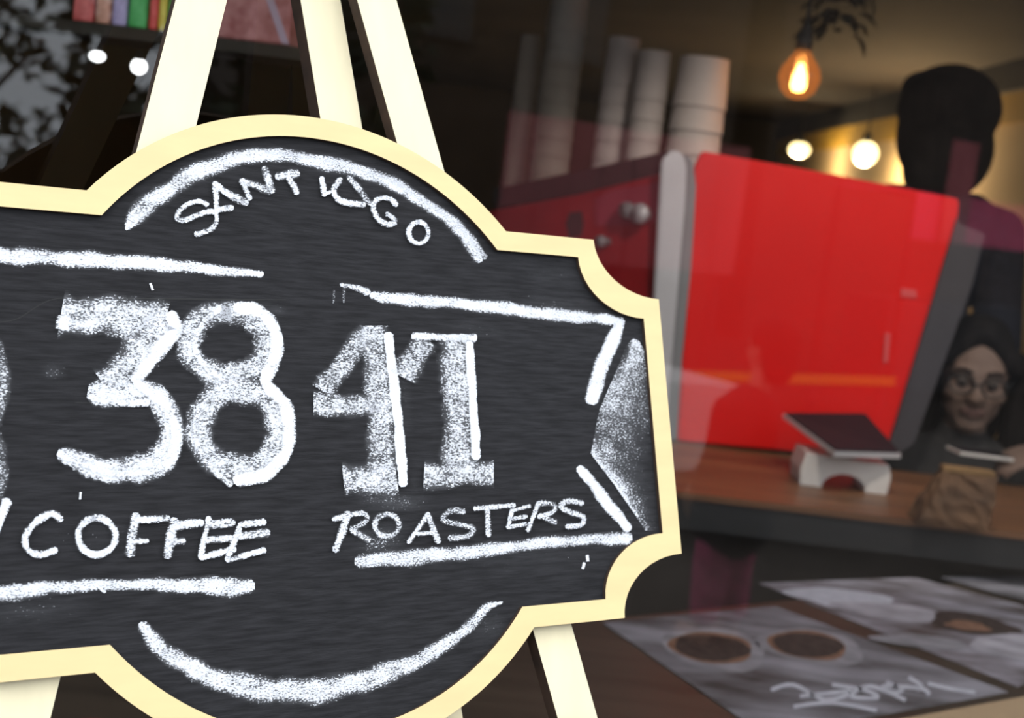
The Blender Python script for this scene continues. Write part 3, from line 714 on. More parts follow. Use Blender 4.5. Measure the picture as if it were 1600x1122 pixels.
# ------------------------------------------------------------------ lamps
M_FIL = mat('lit_filament', (1, 0.8, 0.4), emit=(1.0, 0.66, 0.26), estr=9.0)
M_WARMBULB = mat('lit_opal_bulb', (1, 0.9, 0.7), emit=(1.0, 0.78, 0.36), estr=2.2)
M_COOLBULB = mat('lit_white_bulb', (1, 1, 1), emit=(0.95, 0.98, 1.0), estr=3.5)
M_AMBER = bulb_glass_mat('amber_bulb_glass', (0.95, 0.62, 0.32), (1.0, 0.36, 0.10), 0.10)
def lamp_light(name, loc, col, W_, r, parent):
    l = bpy.data.lights.new(name, 'POINT'); l.color = col; l.energy = W_; l.shadow_soft_size = r
    o = bpy.data.objects.new(name, l); COL.objects.link(o); o.parent = parent; o.location = loc; return o
YP = 2.95
p = atY(1249, 122, YP); rB = 0.0475
pend = thing('pendant_bulb', 'amber glass bulb with glowing filament hanging on a black cord above the machine', 'lamp', p)
prof = [(0.0, -rB * 1.02), (rB * 0.45, -rB * 0.93), (rB * 0.82, -rB * 0.60), (rB, -0.0), (rB * 0.90, rB * 0.45), (rB * 0.60, rB * 0.88), (rB * 0.38, rB * 1.18), (rB * 0.34, rB * 1.32)]
obj('glass_bulb', lathe(prof, 32), M_AMBER, pend)
fl = lathe([(0.0, -rB * 0.66), (rB * 0.26, -rB * 0.60), (rB * 0.38, -rB * 0.35), (rB * 0.30, rB * 0.05), (rB * 0.16, rB * 0.55), (rB * 0.10, rB * 0.68), (0.0, rB * 0.70)], 16); obj('filament', fl, M_FIL, pend)
b = bmesh.new(); bm_cone(b, (0, 0, rB * 1.28), (0, 0, rB * 2.1), rB * 0.42, rB * 0.36); bm_cone(b, (0, 0, rB * 2.1), (0, 0, rB * 2.5), rB * 0.36, rB * 0.15); obj('socket', smooth(b), M_BLACK, pend)
b = bmesh.new(); bm_cone(b, (0, 0, rB * 2.4), (0, 0, ZC - p.z), 0.004, 0.004, 8); obj('cord', b, M_BLACK, pend)
lamp_light('pendant_light', (0, 0, 0), (1.0, 0.6, 0.28), 0.7, 0.02, pend)
# globe lamps by the tan wall
for (x, y, r_, Y, lab, sq) in ((1249, 234, 16, 10.0, 'flattened warm globe lamp farther along the tan wall, just above the red machine', 0.72), (1352, 240, 19, 8.3, 'round warm globe lamp by the tan wall beside the dark-haired person', 1.0)):
    p = atY(x, y, Y); R_ = r_ / FPX * Y
    t = thing('globe_lamp', lab, 'lamp', p)
    b = bmesh.new(); bm_ball(b, (0, 0, 0), (R_, R_, R_ * sq)); obj('globe', smooth(b), M_WARMBULB, t)
    b = bmesh.new(); bm_cone(b, (0, 0, R_ * sq * 0.9), (0, 0, R_ * sq + 0.05), 0.03, 0.025); obj('socket', smooth(b), M_BLACK, t)
    b = bmesh.new(); bm_cone(b, (0, 0, R_ * sq + 0.045), (0, 0, ZC - p.z), 0.006, 0.004, 8); obj('cord', b, M_BLACK, t)
    lamp_light('globe_light', (-R_ * 0.3, -R_ * 0.3, -R_ * 1.3), (1.0, 0.76, 0.44), 8.0, 0.05, t)
# two small white bulbs deep in the room at the left
for (x, y, Y, lab) in ((152, 88, 4.2, 'small oval white bulb at the left, farther from the easel leg'), (217, 104, 4.2, 'small round white bulb right beside the left easel leg')):
    p = atY(x, y, Y); R_ = 9.5 / FPX * Y; t = thing('small_pendant', lab, 'lamp', p)
    b = bmesh.new(); bm_ball(b, (0, 0, 0), (R_ * 1.1, R_, R_ * (0.7 if x < 200 else 1.08))); obj('globe', smooth(b), M_COOLBULB, t)
    b = bmesh.new(); bm_cone(b, (0, 0, R_ * 0.6), (0, 0, R_ + 0.03), 0.012, 0.008); bm_cone(b, (0, 0, R_ + 0.03), (0, 0, ZC - p.z), 0.003, 0.003, 8); obj('cord', b, M_BLACK, t)
# added lamp hidden behind the barista to brighten the tan wall
p = Vector((B.x - 0.02, 7.35, 1.86)); t = thing('wall_light', 'added lamp lighting the tan wall, hidden behind the dark-haired person', 'lamp', p)
obj('back_plate', box((0.0, -0.05, -0.07), (0.02, 0.05, 0.07), 0.004), M_BLACK, t)
b = bmesh.new(); bm_ball(b, (-0.09, 0, 0), 0.05); obj('globe', smooth(b), M_WARMBULB, t)
b = bmesh.new(); bm_cone(b, (0.0, 0, 0), (-0.05, 0, 0), 0.01, 0.01, 10); obj('arm', b, M_BLACK, t)
lamp_light('wall_lamp_light', (-0.16, 0, 0), (1.0, 0.70, 0.36), 20.0, 0.05, t)
# unseen spots added above the frame to light the machine and the leaflets
def spot(name, loc, target, W_, ang, lab, col=(1.0, 0.93, 0.84)):
    loc = Vector(loc); t = thing(name, lab, 'lamp', loc, 'unseen spotlights added over the counter')
    d = (Vector(target) - loc).normalized()
    b = bmesh.new(); bm_cone(b, -d * 0.10, d * 0.0, 0.035, 0.045, 20, caps=False); bm_cone(b, -d * 0.11, -d * 0.10, 0.034, 0.035, 20); obj('shade', smooth(b), M_BLACK, t)
    b = bmesh.new(); bm_cone(b, -d * 0.06, (0, 0, ZC - loc.z), 0.008, 0.008, 8); obj('stem', b, M_BLACK, t)
    l = bpy.data.lights.new(name + '_light', 'SPOT'); l.energy = W_; l.spot_size = ang; l.spot_blend = 0.6; l.shadow_soft_size = 0.04; l.color = col
    o = bpy.data.objects.new(name + '_light', l); COL.objects.link(o); o.parent = t
    o.rotation_euler = d.to_track_quat('-Z', 'Y').to_euler(); o.location = -d * 0.02
spot('added_spotlight', (0.55, 1.85, 2.16), (0.66, 2.86, 1.25), 18, radians(70), 'unseen black spot added to light the middle of the red panel')
spot('added_spotlight', (1.05, 2.05, 2.16), (0.9, 2.86, 1.2), 8, radians(70), 'unseen black spot added to light the slanted end of the red machine')

# ------------------------------------------------------------------ hanging shelf with packets at the upper left
YS = 1.75
sa, sb = atY(-30, 8, YS), atY(478, 78, YS)
zs = atY(200, 42, YS).z
sh = thing('hanging_shelf', 'dark shelf hung on rods at the upper left with colourful packets', 'shelf', ((sa.x + sb.x) / 2, YS + 0.06, zs - 0.02))
obj('board', cbox(sh, (sa.x, YS, zs - 0.016), (sb.x, YS + 0.14, zs)), M_DARKROOM, sh)
for x_ in (sa.x + 0.02, sb.x - 0.02):
    b = bmesh.new(); bm_cone(b, Vector((x_, YS + 0.125, zs - 0.02)) - sh.location, Vector((x_, YS + 0.125, ZC)) - sh.location, 0.004, 0.004, 8); obj('rod', b, M_BLACK, sh)
def packet(x0, x1, h, colr, nm, label, cat, dp=0.05, y0=0.012):
    ax, bx_ = atY(x0, 20, YS + y0).x, atY(x1, 20, YS + y0).x; cxx = (ax + bx_) / 2; wx = abs(bx_ - ax) * 0.96
    t = thing(nm, label, cat, (cxx, YS + y0 + dp / 2, zs + 0.0005))
    b = box((-wx / 2, -dp / 2, 0), (wx / 2, dp / 2, h), 0.004)
    m_ = mat('packet_%s' % label.split()[0], colr, 0.5, var=0.25, scale=(60, 60, 60), col2=tuple(min(1, c * 1.3 + 0.12) for c in colr))
    obj('wrapper', b, m_, t)
    b = box((-wx / 2 + 0.002, -0.002, h - 0.001), (wx / 2 - 0.002, 0.002, h + 0.012), 0.0008); obj('crimped_top', b, m_, t)
    return t
packet(112, 146, 0.12, (0.60, 0.08, 0.07), 'sweet_packet', 'crimson sweet packet leftmost on the hanging shelf', 'packet')
packet(148, 172, 0.11, (0.60, 0.28, 0.18), 'sweet_packet', 'peach sweet packet between the crimson and lilac ones on the shelf', 'packet')
packet(174, 198, 0.12, (0.42, 0.36, 0.62), 'sweet_packet', 'lilac sweet packet next to the green one on the shelf', 'packet')
packet(200, 230, 0.12, (0.03, 0.45, 0.08), 'sweet_packet', 'green sweet packet between lilac and scarlet ones on the shelf', 'packet')
packet(232, 246, 0.11, (0.70, 0.04, 0.03), 'sweet_packet', 'scarlet sweet packet left of the yellow one on the shelf', 'packet')
packet(247, 260, 0.12, (0.80, 0.58, 0.04), 'sweet_packet', 'yellow sweet packet near the left easel leg on the shelf', 'packet')
packet(261, 290, 0.115, (0.10, 0.40, 0.06), 'sweet_packet', 'mint sweet packet partly behind the left easel leg on the shelf', 'packet')
tin = packet(330, 458, 0.13, (0.34, 0.09, 0.08), 'gift_box', 'brownish red box with a pale slanting ribbon on the shelf between easel legs', 'box', dp=0.11, y0=0.004)
for o in list(tin.children):
    if o.name.startswith('crimped'): bpy.data.objects.remove(o)
bx0 = atY(330, 20, YS).x - tin.location.x; bx1 = atY(458, 20, YS).x - tin.location.x; yf = -0.0562
for q in ([(bx1 - 0.012, 0.0), (bx1 - 0.002, 0.0), (bx1 - 0.062, 0.13), (bx1 - 0.074, 0.13)],):
    obj('ribbon', prism([(x, yf, z + 0.002) for x, z in q], (0, 0.0012, 0)), mat('pale_ribbon', (0.45, 0.34, 0.42), 0.5, var=0.05), tin)

# ------------------------------------------------------------------ dark hanging plant beside the pendant bulb
p = atY(1312, 2, 3.1)
plant = thing('hanging_plant', 'dark leafy plant hanging from the ceiling right of the amber bulb', 'plant', p)
b = bmesh.new(); bm_cone(b, (0, 0, 0.0), (0, 0, 0.09), 0.035, 0.055, 18); obj('pot', smooth(b), M_BLACK, plant)
b = bmesh.new(); bm_cone(b, (0, 0, 0.08), (0, 0, ZC - p.z), 0.003, 0.003, 6); obj('cord', b, M_BLACK, plant)
M_LEAF = mat('dark_green_leaf', (0.006, 0.010, 0.005), 0.7, var=0.4, scale=(40, 40, 40))
rnd = random.Random(9)
def leaf_bm(L, Wd):
    b = bmesh.new(); prof = [(0, 0), (0.25, 0.8), (0.55, 1.0), (0.82, 0.6), (1.0, 0.0)]; A_, C_ = [], []
    vs = []
    for t_, w_ in prof:
        z = 0.12 * L * sin(t_ * pi)
        vs.append([b.verts.new((t_ * L, s_ * w_ * Wd, z + abs(s_) * 0.15 * Wd)) for s_ in (-1, 0, 1)])
    for r0, r1 in zip(vs, vs[1:]):
        for k in range(2): b.faces.new((r0[k], r0[k + 1], r1[k + 1], r1[k]))
    bmesh.ops.remove_doubles(b, verts=b.verts, dist=1e-5); return b
lb = leaf_bm(0.055, 0.016); lme = bpy.data.meshes.new('leaf'); lb.to_mesh(lme); lb.free(); lme.materials.append(M_LEAF)
for i in range(60):
    o = bpy.data.objects.new('leaf', lme); COL.objects.link(o); o.parent = plant
    a_ = rnd.uniform(0, 2 * pi); r_ = rnd.uniform(0.02, 0.06); o.location = (r_ * cos(a_), r_ * sin(a_), rnd.uniform(-0.075, 0.10))
    o.rotation_euler = (rnd.uniform(-.5, .5), rnd.uniform(0.1, 1.2), a_); k = rnd.uniform(0.7, 1.2); o.scale = (k, k, k)

# ------------------------------------------------------------------ people
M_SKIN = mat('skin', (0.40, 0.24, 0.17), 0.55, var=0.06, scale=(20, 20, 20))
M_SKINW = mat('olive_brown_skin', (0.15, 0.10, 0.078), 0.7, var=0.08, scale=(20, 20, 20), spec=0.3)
M_SKIND = mat('olive_skin', (0.30, 0.19, 0.135), 0.55, var=0.06, scale=(20, 20, 20))  # even olive skin tone of the barista
M_HAIR = mat('black_hair', (0.008, 0.0065, 0.006), 0.8, var=0.4, scale=(60, 60, 12), spec=0.1)
M_EYE = mat('eye_white', (0.09, 0.075, 0.065), 0.7, spec=0.1); M_IRIS = mat('dark_iris', (0.02, 0.012, 0.01), 0.3); M_LIP = mat('lip', (0.11, 0.055, 0.045), 0.7)
def blob(name, shapes, m, parent, vox=0.010, sm=4, fac=0.5):
    b = bmesh.new()
    for s in shapes:
        if s[0] == 'e': bm_ball(b, Vector(s[1]), s[2], s[3] if len(s) > 3 else None, 18, 12)
        else:
            p0, p1, r0, r1 = Vector(s[1]), Vector(s[2]), s[3], s[4]
            bm_cone(b, p0, p1, r0, r1, 14); bm_ball(b, p0, r0, u=14, v=8); bm_ball(b, p1, r1, u=14, v=8)
    o = obj(name, b, m, parent)
    r = o.modifiers.new('union', 'REMESH'); r.mode = 'VOXEL'; r.voxel_size = vox; r.use_smooth_shade = True
    s = o.modifiers.new('soften', 'SMOOTH'); s.iterations = sm; s.factor = fac
    return o
def head_shapes(c, R, k=1.0):
    """c centre of the head, R rotation (x right of the face, -y forward, z up)"""
    f = lambda x, y, z: Vector(c) + R @ (Vector((x, y, z)) * k)
    S = [('e', f(0, 0.010, 0.030), tuple(v * k for v in (0.074, 0.092, 0.085)), R), ('e', f(0, -0.018, -0.035), tuple(v * k for v in (0.062, 0.066, 0.072)), R),
         ('e', f(0, -0.050, -0.085), tuple(v * k for v in (0.034, 0.026, 0.024)), R),
         ('c', f(0, -0.082, 0.012), f(0, -0.100, -0.024), 0.009 * k, 0.014 * k), ('e', f(0.013, -0.091, -0.027), (0.009 * k,) * 3), ('e', f(-0.013, -0.091, -0.027), (0.009 * k,) * 3),
         ('c', f(-0.042, -0.070, 0.026), f(-0.012, -0.080, 0.024), 0.011 * k, 0.011 * k), ('c', f(0.042, -0.070, 0.026), f(0.012, -0.080, 0.024), 0.011 * k, 0.011 * k),
         ('e', f(0.042, -0.058, -0.022), (0.022 * k, 0.018 * k, 0.020 * k), R), ('e', f(-0.042, -0.058, -0.022), (0.022 * k, 0.018 * k, 0.020 * k), R)]
    for s_ in (-1, 1): S.append(('e', f(s_ * 0.074, 0.012, 0.000), (0.010 * k, 0.020 * k, 0.032 * k), R))
    return S, f
def face_parts(t, f, R, k=1.0):
    for s_ in (-1, 1):
        b = bmesh.new(); bm_ball(b, f(s_ * 0.030, -0.072, 0.004), 0.0125 * k, u=14, v=10); e = obj('eye', smooth(b), M_EYE, t)
        b = bmesh.new(); bm_ball(b, f(s_ * 0.030, -0.0815, 0.003), (0.0058 * k, 0.004 * k, 0.0058 * k), R, 12, 8); obj('iris', smooth(b), M_IRIS, e)
        b = bm_tube(bmesh.new(), [f(s_ * 0.014, -0.090, 0.027), f(s_ * 0.030, -0.088, 0.032), f(s_ * 0.046, -0.076, 0.028)], 0.0036 * k, 8); obj('eyebrow', smooth(b), M_HAIR, t)
    b = bm_tube(bmesh.new(), [f(-0.024, -0.078, -0.056), f(-0.010, -0.088, -0.052), f(0, -0.089, -0.054), f(0.010, -0.088, -0.052), f(0.024, -0.078, -0.056)], 0.0048 * k, 8)
    bm_tube(b, [f(-0.022, -0.078, -0.058), f(0, -0.087, -0.063), f(0.022, -0.078, -0.058)], 0.0052 * k, 8); obj('mouth', smooth(b), M_LIP, t)
def hand_shapes(w_, d, nrm, L=0.17, curl=0.6, side=1):
    """wrist point, direction of the fingers, palm normal (fingers curl towards it); thumb on the given side"""
    d = d.normalized(); nrm = (nrm - d * nrm.dot(d)).normalized(); sd = d.cross(nrm) * side
    S = [('c', w_, w_ + d * 0.03, 0.023, 0.024), ('e', w_ + d * 0.055, (0.040, 0.048, 0.018), Matrix((sd, d, nrm)).transposed())]
    for i, (o_, l_) in enumerate(((0.030, 0.070), (0.010, 0.080), (-0.010, 0.074), (-0.029, 0.058))):
        p0 = w_ + d * (0.090 - 0.004 * abs(i - 1)) + sd * o_; dd = d; 
        for j, fr in enumerate((0.45, 0.32, 0.23)):
            q = Matrix.Rotation(curl * (0.5 if j == 0 else 1.0), 3, d.cross(nrm))
            dd = (Matrix.Rotation(curl * (0.6 + 0.3 * j), 3, d.cross(nrm)) @ dd).normalized()
            p1 = p0 + dd * l_ * fr; S.append(('c', p0, p1, 0.0092 - 0.0008 * j, 0.0086 - 0.0008 * j)); p0 = p1
    p0 = w_ + d * 0.035 + sd * 0.032; dd = (d * 0.75 + sd * 0.65 + nrm * 0.3).normalized()
    for j, l_ in enumerate((0.036, 0.028)):
        p1 = p0 + dd * l_; S.append(('c', p0, p1, 0.0115 - 0.001 * j, 0.0105 - 0.0015 * j)); p0 = p1; dd = (dd + d * 0.4 + nrm * 0.2).normalized()
    return S
def rotz(a_): return Matrix.Rotation(a_, 3, 'Z')
def rig(pos, H, yaw, headyaw, seated=None, headtilt=0.0):
    """joints of a figure of height H standing (or sitting on a seat of height `seated`) at pos, facing -Y turned by yaw"""
    R = rotz(yaw); k = H / 1.70; P = Vector(pos)
    hip = 0.92 * k if seated is None else seated + 0.10
    g_ = lambda x, y, z: P + R @ Vector((x * k, y * k, 0)) + Vector((0, 0, z))
    J = dict(pel=g_(0, 0.02, hip), chest=g_(0, 0.02, hip + 0.36 * k), neck=g_(0, 0.02, hip + 0.54 * k), head=g_(0, -0.02, hip + 0.70 * k), R=R, RH=rotz(headyaw) @ Matrix.Rotation(headtilt, 3, 'X'), k=k, g=g_, hip=hip)
    return J
def torso_shapes(J, gr=0.0):
    g_, hip, k, R = J['g'], J['hip'], J['k'], J['R']
    return [('e', g_(0, 0.02, hip), (0.165 * k + gr, 0.115 * k + gr, 0.13 * k + gr), R), ('e', g_(0, 0.01, hip + 0.19 * k), (0.140 * k + gr, 0.10 * k + gr, 0.15 * k + gr), R),
            ('e', g_(0, 0.01, hip + 0.36 * k), (0.165 * k + gr, 0.112 * k + gr, 0.14 * k + gr), R), ('c', g_(-0.16, 0.02, hip + 0.45 * k), g_(0.16, 0.02, hip + 0.45 * k), 0.062 * k + gr, 0.062 * k + gr),
            ('c', g_(-0.10, 0.02, hip + 0.475 * k), g_(0.10, 0.02, hip + 0.475 * k), 0.060 * k + gr, 0.060 * k + gr)]
def neck_shapes(J, gr=0.0): return [('c', J['neck'] + Vector((0, 0, -0.06 * J['k'])), J['head'] + J['RH'] @ Vector((0, 0.02, -0.05)) * J['k'], 0.058 * J['k'] + gr, 0.050 * J['k'] + gr)]
def limb(pts, rad, gr=0.0): return [('c', a_, b_, r0 + gr, r1 + gr) for a_, b_, r0, r1 in zip(pts, pts[1:], rad, rad[1:])]
def legs_shapes(J, feet, knees, gr=0.0):
    S = []; g_, k = J['g'], J['k']
    for s_, kn, ft in zip((-1, 1), knees, feet):
        h = g_(s_ * 0.09, 0.02, J['hip'] - 0.03 * k)
        S += limb([h, kn, ft], [0.085 * k, 0.058 * k, 0.040 * k], gr)
        if gr == 0: S.append(('c', ft + Vector((0, 0, -0.035 * k)), ft + J['R'] @ Vector((0, -0.13 * k, -0.045 * k)), 0.036 * k, 0.028 * k))
    return S

# barista behind the machine, seen from behind and turned left
hb = atY(1472, 206, 3.60)
Hb = (hb.z + 0.02) / (0.92 + 0.70) * 1.70
J = rig((hb.x, hb.y + 0.02, 0), Hb, radians(-172), radians(-150)); k = J['k']
bar = thing('person', 'dark-haired person in a navy top standing behind the red machine', 'person', (hb.x, hb.y + 0.02, 0))
def rel(S, root):
    L = root.location
    return [(s[0], Vector(s[1]) - L, *((s[2],) + s[3:] if s[0] == 'e' else (Vector(s[2]) - L,) + s[3:])) for s in S]
g_ = J['g']; hs, hf = head_shapes(J['head'], J['RH'], 1.0 * k)
arms = []
for s_ in (-1, 1): arms.append([g_(s_ * 0.19, 0.02, J['hip'] + 0.45 * k), g_(s_ * 0.23, 0.03, J['hip'] + 0.16 * k), g_(s_ * 0.17, -0.16, J['hip'] - 0.06 * k)])
S = torso_shapes(J) + neck_shapes(J) + hs
for s_, A_ in zip((-1, 1), arms): S += limb(A_, [0.048 * k, 0.038 * k, 0.026 * k]) + hand_shapes(A_[2], (A_[2] - A_[1]), Vector((0, 0, -1)), curl=0.4, side=s_)
S += legs_shapes(J, [g_(-0.10, 0.0, 0.085), g_(0.10, 0.0, 0.085)], [g_(-0.10, -0.01, 0.50 * k), g_(0.10, -0.01, 0.50 * k)])
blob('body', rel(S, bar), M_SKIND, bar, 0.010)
gr = 0.012; S = torso_shapes(J, gr) + limb(arms[0][:2], [0.055 * k, 0.048 * k], gr) + limb(arms[1][:2], [0.055 * k, 0.048 * k], gr)
blob('navy_top', rel(S, bar), mat('navy_cloth', (0.012, 0.013, 0.022), 0.9, var=0.3, scale=(60, 60, 60)), bar, 0.012)
S = legs_shapes(J, [g_(-0.10, 0.0, 0.11), g_(0.10, 0.0, 0.11)], [g_(-0.10, -0.01, 0.50 * k), g_(0.10, -0.01, 0.50 * k)], 0.012)
blob('trousers', rel(S, bar), M_CHARCOAL, bar, 0.014)
R_ = J['RH']; f = hf
S = [('e', f(0, 0.030, 0.038), (0.123 * k, 0.128 * k, 0.112 * k), R_), ('e', f(0, 0.060, -0.060), (0.118 * k, 0.085 * k, 0.120 * k), R_), ('e', f(0.035, 0.045, -0.115), (0.085 * k, 0.070 * k, 0.075 * k), R_), ('e', f(0.07, 0.015, -0.02), (0.044 * k, 0.07 * k, 0.11 * k), R_), ('e', f(-0.07, 0.015, -0.02), (0.044 * k, 0.07 * k, 0.11 * k), R_),
     ('e', f(0, -0.050, 0.085), (0.080 * k, 0.050 * k, 0.050 * k), R_)]
blob('hair', rel(S, bar), M_HAIR, bar, 0.009)
L0 = bar.location.copy(); face_parts(bar, lambda x, y, z: f(x, y, z) - L0, R_, k)

# woman with glasses at the far side of the counter, seated, one hand holding a white phone
hw = atY(1524, 590, 3.02)
Hw = 1.62; kk = Hw / 1.70; seat = hw.z - 0.10 - 0.70 * kk
J = rig((hw.x, hw.y + 0.02, 0), Hw, radians(-6), radians(-14), seated=seat, headtilt=radians(6)); k = J['k']; g_ = J['g']
wom = thing('person', 'woman with glasses and long black hair seated behind the counter holding a white phone', 'person', (hw.x, hw.y + 0.02, 0))
hs, hf = head_shapes(J['head'], J['RH'], 1.17 * k)
wr = atY(1655, 712, 2.84); wr.z = max(wr.z, ZK + 0.045)
wl = atY(1640, 560, 3.02)
armR = [g_(-0.18, 0.02, J['hip'] + 0.45 * k), g_(-0.24, -0.04, J['hip'] + 0.20 * k), g_(-0.20, -0.02, ZK + 0.05 - 0.0)]
# her left side lies to the right of the picture
aU = [g_(0.18, 0.02, J['hip'] + 0.45 * k), g_(0.30, -0.03, ZK + 0.06), wr]
aD = [g_(-0.18, 0.02, J['hip'] + 0.45 * k), g_(-0.21, -0.02, J['hip'] + 0.17 * k), g_(-0.08, -0.12, J['hip'] + 0.10 * k)]
S = torso_shapes(J) + neck_shapes(J) + hs + limb(aU, [0.045 * k, 0.036 * k, 0.025 * k]) + limb(aD, [0.045 * k, 0.036 * k, 0.025 * k])
hd = atY(1560, 712, 2.80) - wr
S += hand_shapes(wr, hd, Vector((0, 0.4, -1)), curl=0.45, side=1) + hand_shapes(aD[2], aD[2] - aD[1], Vector((0, 0, -1)), curl=0.4, side=-1)
kn = [g_(-0.11, -0.42, seat + 0.06), g_(0.11, -0.42, seat + 0.06)]; ftp = [g_(-0.11, -0.34, max(0.2, seat - 0.36)), g_(0.11, -0.34, max(0.2, seat - 0.36))]
kn = [g_(-0.12, -0.02, seat - 0.12), g_(0.12, -0.02, seat - 0.12)]
ftp = [g_(-0.12, 0.02, 0.085), g_(0.12, 0.02, 0.085)]
S += legs_shapes(J, ftp, kn)
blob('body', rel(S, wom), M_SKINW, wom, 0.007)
gr = 0.014; S = torso_shapes(J, gr) + limb(aU[:2] + [aU[1].lerp(aU[2], 0.75)], [0.052 * k, 0.046 * k, 0.036 * k], gr) + limb(aD[:2], [0.052 * k, 0.046 * k], gr) + [('c', J['neck'] + Vector((0, 0, -0.05)), J['neck'] + Vector((0, 0, -0.005)), 0.078, 0.066)]
blob('dark_jacket', rel(S, wom), mat('dark_jacket_cloth', (0.016, 0.015, 0.015), 0.9, var=0.5, scale=(14, 14, 14)), wom, 0.012)
S = legs_shapes(J, [q + Vector((0, 0, 0.03)) for q in ftp], kn, 0.012); blob('trousers', rel(S, wom), M_CHARCOAL, wom, 0.014)
R_ = J['RH']; f = hf
S = [('e', f(0, 0.036, 0.052), (0.094 * k, 0.110 * k, 0.094 * k), R_), ('e', f(0, 0.085, -0.06), (0.105 * k, 0.050 * k, 0.17 * k), R_)]
for s_ in (-1, 1):
    S += [('c', f(s_ * 0.010, -0.052, 0.105), f(s_ * 0.074, -0.040, 0.040), 0.027 * k, 0.026 * k), ('c', f(s_ * 0.080, -0.010, 0.045), f(s_ * 0.098, 0.015, -0.10), 0.028 * k, 0.034 * k), ('c', f(s_ * 0.098, 0.015, -0.10), f(s_ * 0.105, 0.03, -0.21), 0.036 * k, 0.040 * k)]
blob('hair', rel(S, wom), M_HAIR, wom, 0.008)
L1 = wom.location.copy(); ff = lambda x, y, z: f(x, y, z) - L1
face_parts(wom, ff, R_, 1.12 * k)
b = bmesh.new()
for s_ in (-1, 1):
    ring = [ff(s_ * 0.032 + 0.026 * cos(a_), -0.101 + 0.010 * abs(s_ * 0.032 + 0.026 * cos(a_)) / 0.05, 0.002 + 0.020 * sin(a_)) for a_ in [2 * pi * i / 18 for i in range(19)]]
    bm_tube(b, ring, 0.0022, 6); bm_tube(b, [ff(s_ * 0.058, -0.090, 0.006), ff(s_ * 0.080, 0.0, 0.008)], 0.002, 6)
bm_tube(b, [ff(-0.007, -0.101, 0.006), ff(0.007, -0.101, 0.006)], 0.002, 6); obj('glasses', smooth(b), M_BLACK, wom)
# the phone in her hand
pq = [atY(1488, 706, 2.80), atY(1572, 717, 2.82)]
pd = (pq[1] - pq[0]); pc = (pq[0] + pq[1]) / 2
ph = thing('phone', 'slim white phone held flat above the counter by the woman', 'phone', pc)
side = Vector((-pd.y, pd.x, 0)).normalized() * 0.034; upv = Vector((0, 0, 0.008))
P4 = [pq[0] - side - pc, pq[1] - side - pc, pq[1] + side - pc, pq[0] + side - pc]
b = prism(P4, upv); bmesh.ops.bevel(b, geom=b.edges[:], offset=0.002, segments=2, affect='EDGES'); obj('casing', b, M_WHITE, ph)
b = prism([p_ * 0.93 + upv * 1.0 for p_ in P4], Vector((0, 0, 0.0008))); obj('screen', b, M_SCREEN, ph)
# her stool
st = thing('bar_stool', 'black bar stool under the seated woman', 'stool', (J['pel'].x, J['pel'].y + 0.02, 0))
sz = seat - 0.045
obj('seat', smooth(lathe([(0.0, sz - 0.04), (0.16, sz - 0.04), (0.175, sz - 0.02), (0.165, sz), (0.0, sz)], 28)), M_BLACK, st)
for i in range(4):
    a_ = pi / 4 + i * pi / 2; b = bmesh.new(); bm_cone(b, (0.17 * cos(a_), 0.17 * sin(a_), 0), (0.11 * cos(a_), 0.11 * sin(a_), sz - 0.035), 0.012, 0.012, 10); obj('leg', smooth(b), M_BLACK, st)
obj('foot_rest', bm_tube(bmesh.new(), [Vector((0.15 * cos(2 * pi * i / 20), 0.15 * sin(2 * pi * i / 20), 0.22)) for i in range(21)], 0.007, 6), M_BLACK, st)

# ------------------------------------------------------------------ the street the glass mirrors
def at_n(px, py, k): return mirrored(px, py, k)
# child standing on the pavement
kc = 2.25
hc = at_n(1196, 545, kc); feetz = 0.0
Hc = (hc.z + 0.09)
J = rig((hc.x, hc.y, 0), 1.0, math.atan2(ND.x, -ND.y) + pi * 0, 0); 
yawc = math.atan2(ND.x, -ND.y) + pi
k = Hc / 1.62 * 0.95
ch_ = thing('person', 'child in a dark coat and pink trousers standing on the pavement, mirrored in the window', 'person', (hc.x, hc.y, 0))
Rc = rotz(yawc)
g_ = lambda x, y, z: Rc @ Vector((x, y, z))
hz = hc.z
hs, hf = head_shapes(Vector((0, 0, hz)), Rc, 0.90)
sh_ = -WD * 0.075; hg = Rc.inverted() @ sh_
S = hs + [('c', g_(0, 0.01, hz - 0.16) + sh_ * 0.6, g_(0, 0, hz - 0.05), 0.04, 0.042), ('e', g_(0, 0.01, hz - 0.27) + sh_, (0.12, 0.085, 0.13), Rc), ('e', g_(0, 0.01, hz - 0.46) + sh_, (0.115, 0.09, 0.14), Rc)]
g_ = lambda x, y, z: Rc @ Vector((x, y, z)) + sh_
ca = {}
for s_ in (-1, 1):
    ca[s_] = [g_(s_ * 0.095, 0.01, hz - 0.21), g_(s_ * 0.115, 0.01, hz - 0.37), g_(s_ * 0.095, -0.08, hz - 0.50)]
    S += limb(ca[s_], [0.036, 0.03, 0.022]) + [(q[0], *q[1:]) for q in hand_shapes(ca[s_][2], ca[s_][2] - ca[s_][1], Rc @ Vector((-s_, 0, 0)), curl=0.3, side=s_)]
    S += limb([g_(s_ * 0.05, 0.01, hz - 0.55), g_(s_ * 0.055, 0.0, max(0.24, hz - 0.78)), g_(s_ * 0.065, 0.01, 0.08)], [0.06, 0.048, 0.035]) + [('c', g_(s_ * 0.065, 0.01, 0.04), g_(s_ * 0.07, -0.09, 0.032), 0.034, 0.028)]
blob('body', S, M_SKIN, ch_, 0.008)
